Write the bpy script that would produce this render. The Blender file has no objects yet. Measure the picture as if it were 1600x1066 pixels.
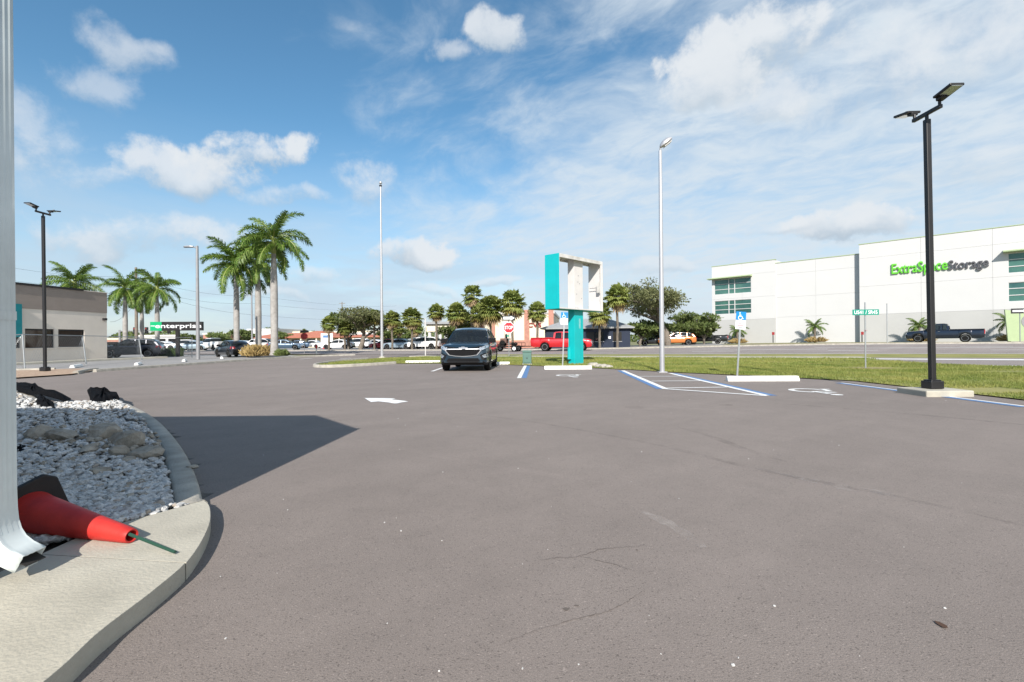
import bpy, math, random
import numpy as np
from mathutils import Vector, Matrix

random.seed(7); RNG = np.random.default_rng(7)
rad = math.radians
sc = bpy.context.scene
COL = sc.collection

# ------------------------------------------------------------------ camera
F = 750.0; CH = 1.12; ROLL = rad(0.5)
cam_d = bpy.data.cameras.new('camera'); cam = bpy.data.objects.new('camera', cam_d); COL.objects.link(cam)
cam_d.sensor_width = 36; cam_d.lens = F / 1600 * 36; cam_d.clip_start = 0.05; cam_d.clip_end = 6000
cam.matrix_world = Matrix.Translation((0, 0, CH)) @ Matrix.Rotation(rad(90), 4, 'X') @ Matrix.Rotation(-ROLL, 4, 'Z')
sc.camera = cam

# ------------------------------------------------------------------ exposure, sun
sc.view_settings.view_transform = 'Standard'; sc.view_settings.look = 'None'
sc.view_settings.gamma = 1; sc.view_settings.use_curve_mapping = False
sc.view_settings.exposure = 0.55
sc.render.engine = 'CYCLES'; sc.cycles.use_denoising = True
sc.cycles.max_bounces = 6; sc.cycles.transparent_max_bounces = 8
SUN_EL = rad(34); SUN_AZ = rad(4)                       # light travels away from the camera, 4 degrees to the right
travel = Vector((math.sin(SUN_AZ) * math.cos(SUN_EL), math.cos(SUN_AZ) * math.cos(SUN_EL), -math.sin(SUN_EL)))
sl = bpy.data.lights.new('sun', 'SUN'); sl.energy = 4.6; sl.angle = rad(0.53); sl.color = (1, .94, .86)
sun = bpy.data.objects.new('sun', sl); COL.objects.link(sun)
sun.rotation_euler = travel.to_track_quat('-Z', 'Y').to_euler()

# ------------------------------------------------------------------ sky
world = bpy.data.worlds.new('World'); sc.world = world; world.use_nodes = True
def build_world():
    nt = world.node_tree; N = nt.nodes; Lk = nt.links; N.clear()
    def new(t, **kw):
        n = N.new(t)
        for k, v in kw.items(): setattr(n, k, v)
        return n
    def put(sock, val):
        if isinstance(val, bpy.types.NodeSocket): Lk.new(val, sock)
        else: sock.default_value = val
    def mth(op, a, b=None, c=None, clamp=False):
        n = new('ShaderNodeMath', operation=op, use_clamp=clamp); put(n.inputs[0], a)
        if b is not None: put(n.inputs[1], b)
        if c is not None: put(n.inputs[2], c)
        return n.outputs[0]
    def sstep(v, lo, hi):
        n = new('ShaderNodeMapRange', interpolation_type='SMOOTHSTEP'); put(n.inputs[0], v)
        n.inputs[1].default_value = lo; n.inputs[2].default_value = hi
        return n.outputs[0]
    def dot(v, c):
        n = new('ShaderNodeVectorMath', operation='DOT_PRODUCT'); put(n.inputs[0], v); n.inputs[1].default_value = c
        return n.outputs['Value']
    def mix(f, a, b):
        n = new('ShaderNodeMix', data_type='RGBA'); put(n.inputs['Factor'], f); put(n.inputs['A'], a); put(n.inputs['B'], b)
        return n.outputs['Result']
    def noise(vec, scale, detail=7, rough=.55, dist=0.):
        n = new('ShaderNodeTexNoise'); put(n.inputs['Vector'], vec); n.inputs['Scale'].default_value = scale
        n.inputs['Detail'].default_value = detail; n.inputs['Roughness'].default_value = rough; n.inputs['Distortion'].default_value = dist
        return n.outputs['Fac']
    sky = new('ShaderNodeTexSky', sky_type='NISHITA', sun_disc=False)
    sky.sun_elevation = SUN_EL; sky.sun_rotation = rad(180) + SUN_AZ
    sky.air_density = 1.0; sky.dust_density = .6; sky.ozone_density = 2.2; sky.altitude = 10
    hs = new('ShaderNodeHueSaturation'); hs.inputs['Hue'].default_value = .488; hs.inputs['Saturation'].default_value = 1.17; hs.inputs['Value'].default_value = 1.22
    Lk.new(sky.outputs[0], hs.inputs['Color'])
    g = new('ShaderNodeNewGeometry'); d = g.outputs['Incoming']
    neg = new('ShaderNodeVectorMath', operation='SCALE'); put(neg.inputs[0], d); neg.inputs['Scale'].default_value = -1.0; d = neg.outputs[0]
    sx = new('ShaderNodeSeparateXYZ'); put(sx.inputs[0], d)
    dx, dy, dz = sx.outputs
    zc = mth('MAXIMUM', dz, 0.0)
    den = mth('ADD', zc, .14)
    cb = new('ShaderNodeCombineXYZ'); put(cb.inputs[0], mth('DIVIDE', dx, den)); put(cb.inputs[1], mth('DIVIDE', dy, den))
    P = cb.outputs[0]
    def warp(vec, scale, amt, detail=4):
        n = new('ShaderNodeTexNoise'); put(n.inputs['Vector'], vec); n.inputs['Scale'].default_value = scale; n.inputs['Detail'].default_value = detail
        a = new('ShaderNodeVectorMath', operation='SUBTRACT'); Lk.new(n.outputs['Color'], a.inputs[0]); a.inputs[1].default_value = (.5, .5, .5)
        b = new('ShaderNodeVectorMath', operation='SCALE'); Lk.new(a.outputs[0], b.inputs[0]); b.inputs['Scale'].default_value = amt
        c = new('ShaderNodeVectorMath', operation='ADD'); put(c.inputs[0], vec); Lk.new(b.outputs[0], c.inputs[1]); return c.outputs[0]
    # layer 1: high broken veil, streaked from lower left to upper right
    mr = new('ShaderNodeMapping'); put(mr.inputs[0], warp(P, .9, .7)); mr.inputs['Rotation'].default_value = (0, 0, rad(50)); mp = new('ShaderNodeMapping'); Lk.new(mr.outputs[0], mp.inputs[0]); mp.inputs['Scale'].default_value = (.80, 1.15, 1)
    mp.inputs['Location'].default_value = (3.1, 1.4, 0)
    V = mp.outputs[0]
    n1 = noise(V, .9, 9, .6, .2); n2 = noise(P, .33, 3, .5); n3 = noise(V, 6.5, 5, .6, .3); n5 = noise(V, 2.6, 7, .62, .3)
    cov = mth('ADD', mth('MULTIPLY', mth('SUBTRACT', n1, .5), 1.6), mth('MULTIPLY', mth('SUBTRACT', n2, .5), .8))
    cov = mth('ADD', cov, mth('MULTIPLY', mth('SUBTRACT', n5, .5), 1.1))
    cov = mth('ADD', cov, mth('ADD', mth('MULTIPLY', dx, .85), mth('MULTIPLY', dz, -.35)))
    sheet = sstep(cov, -.40, .24)
    tex = mth('ADD', .58, mth('MULTIPLY', sstep(n3, .30, .68), .42))
    veil = mth('MULTIPLY', mth('MULTIPLY', sheet, tex), .95, clamp=True)
    # layer 2: pale sheets low over the horizon
    cb2 = new('ShaderNodeCombineXYZ'); put(cb2.inputs[0], dx); put(cb2.inputs[1], dy); put(cb2.inputs[2], mth('MULTIPLY', dz, 5.0))
    n4 = noise(warp(cb2.outputs[0], 1.5, .3), 2.3, 7, .58, .3)
    low = mth('MULTIPLY', mth('SUBTRACT', 1.0, sstep(dz, .05, .40)), mth('ADD', .52, mth('MULTIPLY', sstep(n4, .34, .64), .45)))
    S = .09
    K = 1 / (S * 2 ** sc.view_settings.exposure)
    white = (.80 * K, .84 * K, .88 * K, 1); pale = (.56 * K, .68 * K, .80 * K, 1); grey = (.42 * K, .53 * K, .64 * K, 1)
    col = mix(low, hs.outputs[0], pale)
    col = mix(veil, col, (.70 * K, .79 * K, .87 * K, 1))
    # layer 3: single cumulus heaps, each at its own bearing and height, torn by noise
    dw = warp(warp(d, 3.2, .16, 3), 11.0, .055, 5)
    e1 = noise(d, 9.0, 8, .62, .2); e2 = noise(d, 26.0, 5, .62)
    edge = mth('ADD', mth('MULTIPLY', mth('SUBTRACT', e1, .5), 3.4), mth('MULTIPLY', mth('SUBTRACT', e2, .5), 1.6))
    thin = sstep(e1, .25, .55)
    # bearing px, height px, half width, half height, opacity, softness
    heaps = [(400, 222, 100, 40, .95, .7), (315, 240, 100, 52, .85, .9), (140, 238, 70, 22, .5, 1.2), (215, 345, 150, 42, .75, 1.0), (50, 175, 75, 70, .55, 1.3), (648, 392, 58, 26, .95, .7), (575, 278, 48, 30, .65, 1.1),
             (785, 55, 48, 30, .85, .9), (720, 90, 40, 22, .6, 1.1), (1170, 60, 130, 48, .95, .8), (1110, 110, 80, 40, .8, .9), (1330, 368, 80, 36, .95, .6), (1200, 140, 80, 40, .6, 1.1), (1420, 90, 190, 95, .75, 1.4), (1500, 250, 170, 60, .45, 1.6), (1240, 372, 60, 16, .5, .9),
             (210, 38, 80, 28, .6, 1.4), (165, 90, 70, 34, .5, 1.3), (90, 240, 90, 60, .4, 1.6), (770, 433, 46, 10, .55, .8), (510, 440, 50, 18, .6, .9), (460, 300, 80, 16, .55, 1.1), (690, 445, 40, 9, .45, .8), (1030, 430, 90, 18, .5, .9), (560, 30, 45, 12, .25, 1.6), (440, 478, 70, 12, .5, .9)]
    for px, py, rx, ry, op, soft in heaps:
        c = Vector(((px - 800) / F, 1, (533 - py) / F)); ln = c.length; c.normalize()
        t1 = Vector((c.y, -c.x, 0)).normalized(); t2 = t1.cross(c).normalized()
        if t2.z < 0: t2 = -t2
        a = mth('MULTIPLY', dot(dw, t1), F * ln / rx)
        b = mth('MULTIPLY', dot(dw, t2), F * ln / ry)
        r2 = mth('ADD', mth('MULTIPLY', a, a), mth('MULTIPLY', b, b))
        front = mth('GREATER_THAN', dot(d, c), .3)
        val = mth('ADD', mth('SUBTRACT', 1.0, r2), edge)
        m = mth('MULTIPLY', mth('MULTIPLY', mth('MULTIPLY', sstep(val, -.10, soft), front), op), mth('ADD', .55, mth('MULTIPLY', thin, .45)))
        shade = sstep(mth('ADD', b, mth('MULTIPLY', edge, .5)), -1.1, .2)
        col = mix(m, col, mix(shade, grey, white))
    bg = new('ShaderNodeBackground'); put(bg.inputs[0], col); bg.inputs[1].default_value = S
    out = new('ShaderNodeOutputWorld'); Lk.new(bg.outputs[0], out.inputs[0])
build_world()

# ------------------------------------------------------------------ geometry helpers
cr, sr = math.cos(ROLL), math.sin(ROLL)
def sm(a, b, t):
    t = min(1, max(0, (t - a) / (b - a))); return t * t * (3 - 2 * t)
RN = (math.sin(rad(20)), math.cos(rad(20)))             # across the highway, away from the camera
RD = (math.cos(rad(20)), -math.sin(rad(20)))            # along the highway, to the right
def g(x, y):                                            # height of the land
    s = RN[0] * x + RN[1] * y; u = RD[0] * x + RD[1] * y
    return sm(32, 53, s) * (.12 + .55 * sm(-20, 18, u))
def SU(s, u): return (RN[0] * s + RD[0] * u, RN[1] * s + RD[1] * u)
def uv(px, py):
    dx, dy = px - 800, py - 533
    return dx * cr - dy * sr, dy * cr + dx * sr
def P3(px, py, y):                                      # the point seen at a pixel at depth y
    u, v = uv(px, py); return Vector((u / F * y, y, CH - v / F * y))
def G(px, py, h=0.0):                                   # the point of the ground seen at a pixel
    u, v = uv(px, py); y = 20.
    for _ in range(40): y = (CH - h - g(u / F * y, y)) * F / v
    return Vector((u / F * y, y, h + g(u / F * y, y)))
def on(px, y, py=545):                                  # the ground below a pixel column at depth y
    x = P3(px, py, y).x; return Vector((x, y, g(x, y)))

class MB:
    def __init__(s): s.v = []; s.f = []; s.m = []
    def add(s, vs, fs, mi=0):
        o = len(s.v); s.v += [tuple(p) for p in vs]; s.f += [tuple(i + o for i in f) for f in fs]; s.m += [mi] * len(fs); return s
    def box(s, c, d, rz=0, mi=0, rot=None):
        hx, hy, hz = d[0] / 2, d[1] / 2, d[2] / 2
        R = rot if rot is not None else Matrix.Rotation(rz, 3, 'Z')
        vs = [R @ Vector((x * hx, y * hy, z * hz)) + Vector(c) for x in (-1, 1) for y in (-1, 1) for z in (-1, 1)]
        return s.add(vs, [(0, 1, 3, 2), (4, 6, 7, 5), (0, 4, 5, 1), (2, 3, 7, 6), (0, 2, 6, 4), (1, 5, 7, 3)], mi)
    def b2(s, x0, x1, y0, y1, z0, z1, mi=0): return s.box(((x0 + x1) / 2, (y0 + y1) / 2, (z0 + z1) / 2), (x1 - x0, y1 - y0, z1 - z0), mi=mi)
    def prism(s, poly, vec, mi=0):
        n = len(poly); a = [Vector(p) for p in poly]; b = [p + Vector(vec) for p in a]
        return s.add(a + b, [tuple(range(n))[::-1], tuple(range(n, 2 * n))] + [(i, (i + 1) % n, n + (i + 1) % n, n + i) for i in range(n)], mi)
    def loft(s, rings, caps=True, mi=0, closed=True):
        n = len(rings[0]); vs = [p for r in rings for p in r]; fs = []
        for k in range(len(rings) - 1):
            for i in range(n if closed else n - 1):
                j = (i + 1) % n; fs.append((k * n + i, k * n + j, (k + 1) * n + j, (k + 1) * n + i))
        if caps: fs += [tuple(range(n))[::-1], tuple(range((len(rings) - 1) * n, len(rings) * n))]
        return s.add(vs, fs, mi)
    def tube(s, pts, rs, n=8, caps=True, mi=0):
        pts = [Vector(p) for p in pts]
        if not hasattr(rs, '__len__'): rs = [rs] * len(pts)
        rings = []
        for i, p in enumerate(pts):
            t = (pts[min(i + 1, len(pts) - 1)] - pts[max(i - 1, 0)]).normalized()
            a = Vector((0, 0, 1)) if abs(t.z) < .9 else Vector((1, 0, 0))
            e1 = t.cross(a).normalized(); e2 = t.cross(e1)
            rings.append([p + (e1 * math.cos(2 * math.pi * k / n) + e2 * math.sin(2 * math.pi * k / n)) * rs[i] for k in range(n)])
        return s.loft(rings, caps, mi)
    def lathe(s, prof, n=16, axis='Z', mi=0, caps=True):
        rings = []
        for r, h in prof:
            ring = []
            for k in range(n):
                a = 2 * math.pi * k / n; c, d = r * math.cos(a), r * math.sin(a)
                ring.append((c, d, h) if axis == 'Z' else (h, c, d))
            rings.append(ring)
        return s.loft(rings, caps, mi)
    def build(s, name, mats, parent=None, smooth=False, bevel=0, sharp=35):
        me = bpy.data.meshes.new(name); me.from_pydata(s.v, [], s.f)
        return link(name, me, mats, parent, smooth, bevel, s.m, sharp)
def link(name, me, mats, parent=None, smooth=False, bevel=0, mi=None, sharp=35):
    for m in (mats if isinstance(mats, (list, tuple)) else [mats]): me.materials.append(MAT[m])
    if mi is not None and max(mi, default=0) > 0: me.polygons.foreach_set('material_index', mi)
    if smooth:
        me.polygons.foreach_set('use_smooth', [True] * len(me.polygons))
        if sharp: me.set_sharp_from_angle(angle=rad(sharp))
    me.update()
    o = bpy.data.objects.new(name, me); COL.objects.link(o)
    if parent is not None: o.parent = parent
    if bevel:
        b = o.modifiers.new('bevel', 'BEVEL'); b.width = bevel; b.segments = 2; b.limit_method = 'ANGLE'; b.angle_limit = rad(40)
    return o
def root(name, label, cat, loc=(0, 0, 0), rz=0, group=None):
    o = bpy.data.objects.new(name, None); COL.objects.link(o); o.location = loc; o.rotation_euler = (0, 0, rz); o.empty_display_size = .2
    return tag(o, label, cat, group)
def tag(o, label, cat, group=None):
    o['label'] = label; o['category'] = cat
    if group: o['group'] = group
    return o
def struct(o, kind='structure'): o['kind'] = kind; return o
def flat(name, pts, z, mat, parent=None):
    me = bpy.data.meshes.new(name); me.from_pydata([(p[0], p[1], z + (p[2] if len(p) > 2 else 0)) for p in pts], [], [tuple(range(len(pts)))])
    return link(name, me, mat, parent)
def child_copy(src, parent, loc=None, rot=None, scale=None, name=None):
    c = src.copy(); COL.objects.link(c); c.parent = parent
    if loc is not None: c.location = loc
    if rot is not None: c.rotation_euler = rot
    if scale is not None: c.scale = scale
    return c
def copy_tree(o, parent=None):
    c = o.copy(); COL.objects.link(c); c.parent = parent
    for ch in o.children: copy_tree(ch, c)
    return c
def text(name, body, mat, parent, width, height, mw, depth=.02, bold=.0):
    # lettering as a mesh, fitted to width x height, lying in the local xy plane of mw with its centre at the origin
    cu = bpy.data.curves.new(name, 'FONT'); cu.body = body; cu.extrude = 0; cu.offset = bold; cu.resolution_u = 3
    cu.align_x = 'CENTER'; ob = bpy.data.objects.new(name, cu); COL.objects.link(ob)
    cu.extrude = .05
    dg = bpy.context.evaluated_depsgraph_get(); me = bpy.data.meshes.new_from_object(ob.evaluated_get(dg))
    bpy.data.objects.remove(ob); bpy.data.curves.remove(cu)
    co = np.empty(len(me.vertices) * 3); me.vertices.foreach_get('co', co); co = co.reshape(-1, 3)
    lo, hi = co.min(0), co.max(0); co -= (lo + hi) / 2; ex = hi - lo
    co *= np.array([width / ex[0], height / ex[1], depth / max(ex[2], 1e-6)])
    me.vertices.foreach_set('co', co.ravel()); me.materials.clear()
    me.transform(mw); o = link(name, me, mat, parent); return o
FACE = Matrix.Rotation(rad(90), 4, 'X')                  # text standing up, facing -Y

# ------------------------------------------------------------------ materials
MAT = {}
def M(name, col, rough=.6, metal=0, var=.12, vs=3., bump=0, bs=40., spec=.5, coat=0, col2=None, detail=6, rand=0, trans=0):
    m = bpy.data.materials.new(name); m.use_nodes = True; nt = m.node_tree; b = nt.nodes['Principled BSDF']
    b.inputs['Roughness'].default_value = rough; b.inputs['Metallic'].default_value = metal
    b.inputs['Specular IOR Level'].default_value = spec; b.inputs['Coat Weight'].default_value = coat; b.inputs['Coat Roughness'].default_value = .04
    if trans: b.inputs['Transmission Weight'].default_value = trans
    tc = nt.nodes.new('ShaderNodeTexCoord')
    nz = nt.nodes.new('ShaderNodeTexNoise'); nz.inputs['Scale'].default_value = vs; nz.inputs['Detail'].default_value = detail; nz.inputs['Roughness'].default_value = .6
    nt.links.new(tc.outputs['Object'], nz.inputs['Vector'])
    rp = nt.nodes.new('ShaderNodeValToRGB'); rp.color_ramp.elements[0].position = .3; rp.color_ramp.elements[1].position = .7
    c2 = col2 if col2 else tuple(min(1, c * (1 + var)) for c in col)
    rp.color_ramp.elements[0].color = (*[c * (1 - var) for c in col], 1) if not col2 else (*col, 1); rp.color_ramp.elements[1].color = (*c2, 1)
    nt.links.new(nz.outputs['Fac'], rp.inputs['Fac']); out = rp.outputs['Color']
    if rand:
        oi = nt.nodes.new('ShaderNodeObjectInfo'); hs = nt.nodes.new('ShaderNodeHueSaturation')
        mr = nt.nodes.new('ShaderNodeMapRange'); mr.inputs[3].default_value = 1 - rand; mr.inputs[4].default_value = 1 + rand
        nt.links.new(oi.outputs['Random'], mr.inputs[0]); nt.links.new(mr.outputs[0], hs.inputs['Value']); nt.links.new(out, hs.inputs['Color']); out = hs.outputs['Color']
    nt.links.new(out, b.inputs['Base Color'])
    if bump:
        nb = nt.nodes.new('ShaderNodeTexNoise'); nb.inputs['Scale'].default_value = bs; nb.inputs['Detail'].default_value = 5
        nt.links.new(tc.outputs['Object'], nb.inputs['Vector'])
        bp = nt.nodes.new('ShaderNodeBump'); bp.inputs['Strength'].default_value = bump; bp.inputs['Distance'].default_value = .02
        nt.links.new(nb.outputs['Fac'], bp.inputs['Height']); nt.links.new(bp.outputs['Normal'], b.inputs['Normal'])
    MAT[name] = m; return m
def leafmat(name, col, col2, rough=.5, vs=1.2, tl=.35, rand=.12):
    m = M(name, col, rough, col2=col2, vs=vs, rand=rand, spec=.4); nt = m.node_tree; b = nt.nodes['Principled BSDF']
    src = b.inputs['Base Color'].links[0].from_socket
    t = nt.nodes.new('ShaderNodeBsdfTranslucent'); mx = nt.nodes.new('ShaderNodeMixShader'); mx.inputs[0].default_value = tl
    nt.links.new(src, t.inputs['Color']); out = nt.nodes['Material Output']
    nt.links.new(b.outputs[0], mx.inputs[1]); nt.links.new(t.outputs[0], mx.inputs[2]); nt.links.new(mx.outputs[0], out.inputs['Surface'])

def asphalt(name, base, warm=(1, .93, .92)):
    m = bpy.data.materials.new(name); m.use_nodes = True; nt = m.node_tree; N = nt.nodes; L = nt.links; b = N['Principled BSDF']
    b.inputs['Roughness'].default_value = .88; b.inputs['Specular IOR Level'].default_value = .35
    tc = N.new('ShaderNodeTexCoord'); P = tc.outputs['Object']
    def noise(sc_, det=4, ro=.6, vec=P):
        n = N.new('ShaderNodeTexNoise'); n.inputs['Scale'].default_value = sc_; n.inputs['Detail'].default_value = det; n.inputs['Roughness'].default_value = ro; L.new(vec, n.inputs['Vector']); return n.outputs['Fac']
    def ramp(f, *st):
        r = N.new('ShaderNodeValToRGB'); e = r.color_ramp.elements
        while len(e) < len(st): e.new(.5)
        for k, (p, v) in enumerate(st): e[k].position = p; e[k].color = (v, v, v, 1)
        L.new(f, r.inputs[0]); return r.outputs[0]
    def mul(a, b_):
        n = N.new('ShaderNodeMix'); n.data_type = 'RGBA'; n.blend_type = 'MULTIPLY'; n.inputs['Factor'].default_value = 1
        L.new(a, n.inputs['A']); L.new(b_, n.inputs['B']); return n.outputs['Result']
    big = ramp(noise(.16, 5, .6), (.3, .89), (.7, 1.08))
    mid = ramp(noise(1.3, 6, .65), (.3, .95), (.7, 1.04))
    m0 = N.new('ShaderNodeMapping'); m0.inputs['Rotation'].default_value = (0, 0, rad(-38)); L.new(P, m0.inputs[0]); mp = N.new('ShaderNodeMapping'); mp.inputs['Scale'].default_value = (.10, 1.5, 1); L.new(m0.outputs[0], mp.inputs[0])
    trk = ramp(noise(.8, 5, .6, mp.outputs[0]), (.30, .93), (.70, 1.06))
    fine = ramp(noise(230, 3, .7), (.30, .68), (.5, 1.0), (.72, 1.32))
    vo = N.new('ShaderNodeTexVoronoi'); vo.inputs['Scale'].default_value = 170; L.new(P, vo.inputs['Vector'])
    grit = N.new('ShaderNodeSeparateColor'); L.new(vo.outputs['Color'], grit.inputs[0])
    spk = ramp(grit.outputs[0], (0, .60), (.06, .86), (.11, 1.0), (.97, 1.08), (.995, 1.4))
    c = N.new('ShaderNodeRGB'); c.outputs[0].default_value = (*[base * k for k in warm], 1)
    stain = ramp(noise(.55, 2, .4), (.70, 1.0), (.82, .80))
    m1 = N.new('ShaderNodeMapping'); m1.inputs['Rotation'].default_value = (0, 0, rad(35)); L.new(P, m1.inputs[0]); mp2 = N.new('ShaderNodeMapping'); mp2.inputs['Scale'].default_value = (.22, 2.6, 1); L.new(m1.outputs[0], mp2.inputs[0])
    scuff = ramp(noise(.75, 7, .7, mp2.outputs[0]), (.60, 1.0), (.74, 1.16))
    worn = ramp(noise(4.5, 8, .72), (.28, .91), (.46, 1.0), (.75, 1.04))
    col = mul(mul(mul(mul(mul(mul(mul(mul(c.outputs[0], big), mid), trk), fine), spk), stain), scuff), worn)
    L.new(col, b.inputs['Base Color'])
    bp = N.new('ShaderNodeBump'); bp.inputs['Strength'].default_value = .55; bp.inputs['Distance'].default_value = .006
    L.new(noise(120, 3, .7), bp.inputs['Height']); L.new(bp.outputs[0], b.inputs['Normal'])
    MAT[name] = m
asphalt('asphalt', .214, (1, .85, .765)); asphalt('road_asphalt', .25, (1, .87, .82)); asphalt('old_asphalt', .28, (1, .97, .95))
M('concrete', (.41, .385, .32), .85, var=.17, vs=2.1, bump=.25, bs=60, detail=9)
M('curb_concrete', (.36, .335, .29), .9, var=.25, vs=4, bump=.4, bs=50, detail=9)
M('white_paint', (.70, .70, .68), .6, var=.06, vs=6)
M('line_paint', (.74, .74, .73), .75, var=.12, vs=9, detail=9)
M('blue_paint', (.09, .19, .38), .75, var=.18, vs=7, detail=9)
M('stop_white', (.82, .81, .78), .7, var=.08, vs=5, bump=.2)
M('grass_soil', (.15, .17, .04), .95, col2=(.30, .27, .09), vs=.55, bump=.6, bs=30, detail=9)
M('dry_verge', (.20, .18, .07), .95, col2=(.34, .27, .13), vs=.35, bump=.5, bs=20, detail=8)
M('land', (.16, .17, .07), .95, col2=(.22, .20, .10), vs=.05)
leafmat('grass_blade', (.125, .19, .028), (.35, .335, .10), .6, .55, .3, 0)
M('bare_soil', (.26, .19, .12), .95, var=.3, vs=4, bump=.5)
M('mulch', (.30, .19, .13), .95, col2=(.46, .35, .25), vs=9, bump=.9, bs=25, detail=10)
M('gravel_bed', (.10, .09, .08), .95, var=.4, vs=12, bump=.8, bs=40)
M('pebble', (.24, .245, .25), .85, col2=(.74, .73, .71), vs=22, bump=.3, bs=60)
M('pebble_tan', (.30, .25, .20), .85, col2=(.48, .42, .36), vs=14, bump=.3, bs=60)
M('rock', (.20, .165, .125), .9, col2=(.50, .45, .38), vs=7, bump=.8, bs=18, detail=10)
M('weed_fabric', (.004, .004, .005), .95, spec=.1, var=.3, bump=.4, bs=30)
M('cone_red', (.36, .018, .016), .55, col2=(.56, .035, .026), vs=7, spec=.4, bump=.1, bs=25, detail=10)
M('cone_base', (.020, .016, .015), .7, var=.3, vs=8)
M('stake_green', (.012, .055, .035), .6)
M('gutter_white', (.60, .65, .65), .4, var=.09, vs=5)
M('dark_inside', (.015, .014, .013), .9)
M('stucco_beige', (.72, .655, .58), .9, var=.05, vs=1.2, bump=.25, bs=90)
M('stucco_brown', (.29, .245, .215), .9, var=.06, vs=1.2, bump=.25, bs=90)
M('black_metal', (.012, .011, .012), .45, var=.2, vs=2, spec=.5)
M('black_rough', (.009, .009, .010), .85, spec=.15)
M('dark_glass', (.012, .014, .016), .06, var=.2, vs=.5, spec=.6)
def carglass():
    m = M('car_glass', (.02, .024, .028), .04, var=.2, spec=.7); nt = m.node_tree; t = nt.nodes.new('ShaderNodeBsdfTransparent'); t.inputs[0].default_value = (.42, .50, .50, 1)
    mx = nt.nodes.new('ShaderNodeMixShader'); mx.inputs[0].default_value = .45; b = nt.nodes['Principled BSDF']; nt.links.new(t.outputs[0], mx.inputs[2]); nt.links.new(b.outputs[0], mx.inputs[1]); nt.links.new(mx.outputs[0], nt.nodes['Material Output'].inputs['Surface'])
carglass()
M('seat_cloth', (.05, .05, .055), .9)
M('window_glass', (.03, .026, .024), .05, col2=(.075, .05, .035), vs=.6, spec=.5)
M('teal_glass', (.03, .09, .10), .05, col2=(.10, .24, .19), vs=.35, spec=.6, metal=.2)
M('galvanised', (.42, .44, .45), .42, metal=.7, var=.08, vs=4)
M('alu_pole', (.52, .52, .54), .38, metal=.55, var=.06, vs=3)
M('grey_metal', (.28, .28, .29), .5, metal=.3, var=.1)
M('white_wall', (.57, .57, .57), .85, var=.02, vs=.4)
M('grey_wall', (.46, .46, .45), .85, var=.03, vs=.6)
M('joint', (.40, .40, .40), .9)
M('lime_trim', (.38, .47, .27), .6, var=.05)
M('lime_letter', (.12, .52, .03), .5, var=.05)
M('grey_letter', (.085, .085, .095), .5, var=.05)
M('turquoise', (.0, .40, .42), .5, var=.07, vs=1.5, detail=8)
M('faded_turquoise', (.10, .42, .43), .7, col2=(.26, .50, .51), vs=9, detail=9)
M('sign_white', (.60, .58, .57), .65, var=.05, vs=3, detail=9)
M('sign_grimy', (.40, .39, .37), .8, col2=(.66, .65, .63), vs=2.5, detail=10)
M('teal_awning', (.0, .20, .23), .6)
M('sign_blue', (.0, .20, .55), .45, var=.03)
M('sign_face', (.80, .82, .84), .45, var=.03)
M('sign_red', (.52, .012, .025), .45, var=.05)
M('sign_dark_red', (.25, .012, .015), .5, var=.1)
M('sign_green', (.0, .24, .17), .45, var=.04)
M('ent_green', (.0, .36, .14), .4, var=.03)
M('cabinet_green', (.085, .17, .145), .55, var=.10, vs=4)
M('tyre', (.012, .012, .012), .85, var=.2, spec=.2)
M('rim', (.50, .50, .52), .3, metal=.9, var=.05)
M('chrome', (.78, .78, .80), .12, metal=1, var=.02)
M('bright_trim', (.40, .41, .43), .3, metal=.4, var=.03)
M('black_plastic', (.010, .010, .011), .6, var=.15, spec=.2)
M('headlamp', (.42, .46, .50), .15, metal=.4, var=.25, vs=9, coat=1)
M('tail_red', (.45, .008, .010), .2, coat=1)
M('plate', (.70, .72, .70), .5)
for n, c in (('navy_grey', (.012, .030, .048)), ('black_blue', (.010, .015, .030)), ('charcoal', (.020, .024, .034)), ('car_white', (.78, .78, .79)), ('car_red', (.50, .008, .014)),
             ('car_orange', (.52, .165, .03)), ('car_silver', (.27, .35, .42)), ('car_blue', (.05, .09, .15)), ('car_black', (.008, .009, .011)), ('car_darkred', (.30, .02, .03))):
    M('paint_' + n, c, .28, metal=.25 if 'white' not in n else 0, var=.03, coat=1, spec=.5)
M('royal_trunk', (.24, .225, .21), .9, col2=(.40, .385, .365), vs=2.2, bump=.5, bs=9, detail=8)
M('crownshaft', (.20, .27, .06), .5, col2=(.33, .33, .12), vs=2)
leafmat('royal_leaf', (.055, .13, .018), (.19, .28, .05), .42, .9, .28)
leafmat('sabal_leaf', (.10, .15, .03), (.30, .32, .09), .55, .9, .25)
leafmat('sabal_yellow', (.17, .17, .04), (.34, .28, .08), .7, 1.2, .25)
M('sabal_trunk', (.09, .075, .06), .95, col2=(.19, .16, .13), vs=5, bump=.8, bs=15)
M('dead_frond', (.20, .135, .07), .9, col2=(.33, .25, .15), vs=3)
leafmat('oak_leaf', (.085, .105, .040), (.22, .225, .10), .6, .7, .25)
leafmat('bush_leaf', (.07, .11, .028), (.20, .24, .075), .6, .9, .25)
M('bark', (.12, .10, .08), .95, col2=(.22, .19, .16), vs=6, bump=.8, bs=12)
leafmat('hedge_leaf', (.030, .075, .015), (.085, .15, .03), .6, 2.5, .2)
leafmat('straw_grass', (.28, .20, .075), (.46, .34, .15), .8, 2.5, .25)
M('cream_wall', (.74, .66, .52), .9, var=.04, vs=1)
M('brick_far', (.42, .21, .16), .9, var=.15, vs=3)
M('red_tile', (.36, .115, .075), .85, col2=(.48, .19, .12), vs=2.2)
M('navy_wall', (.014, .022, .045), .8, var=.12, vs=1)
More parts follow.
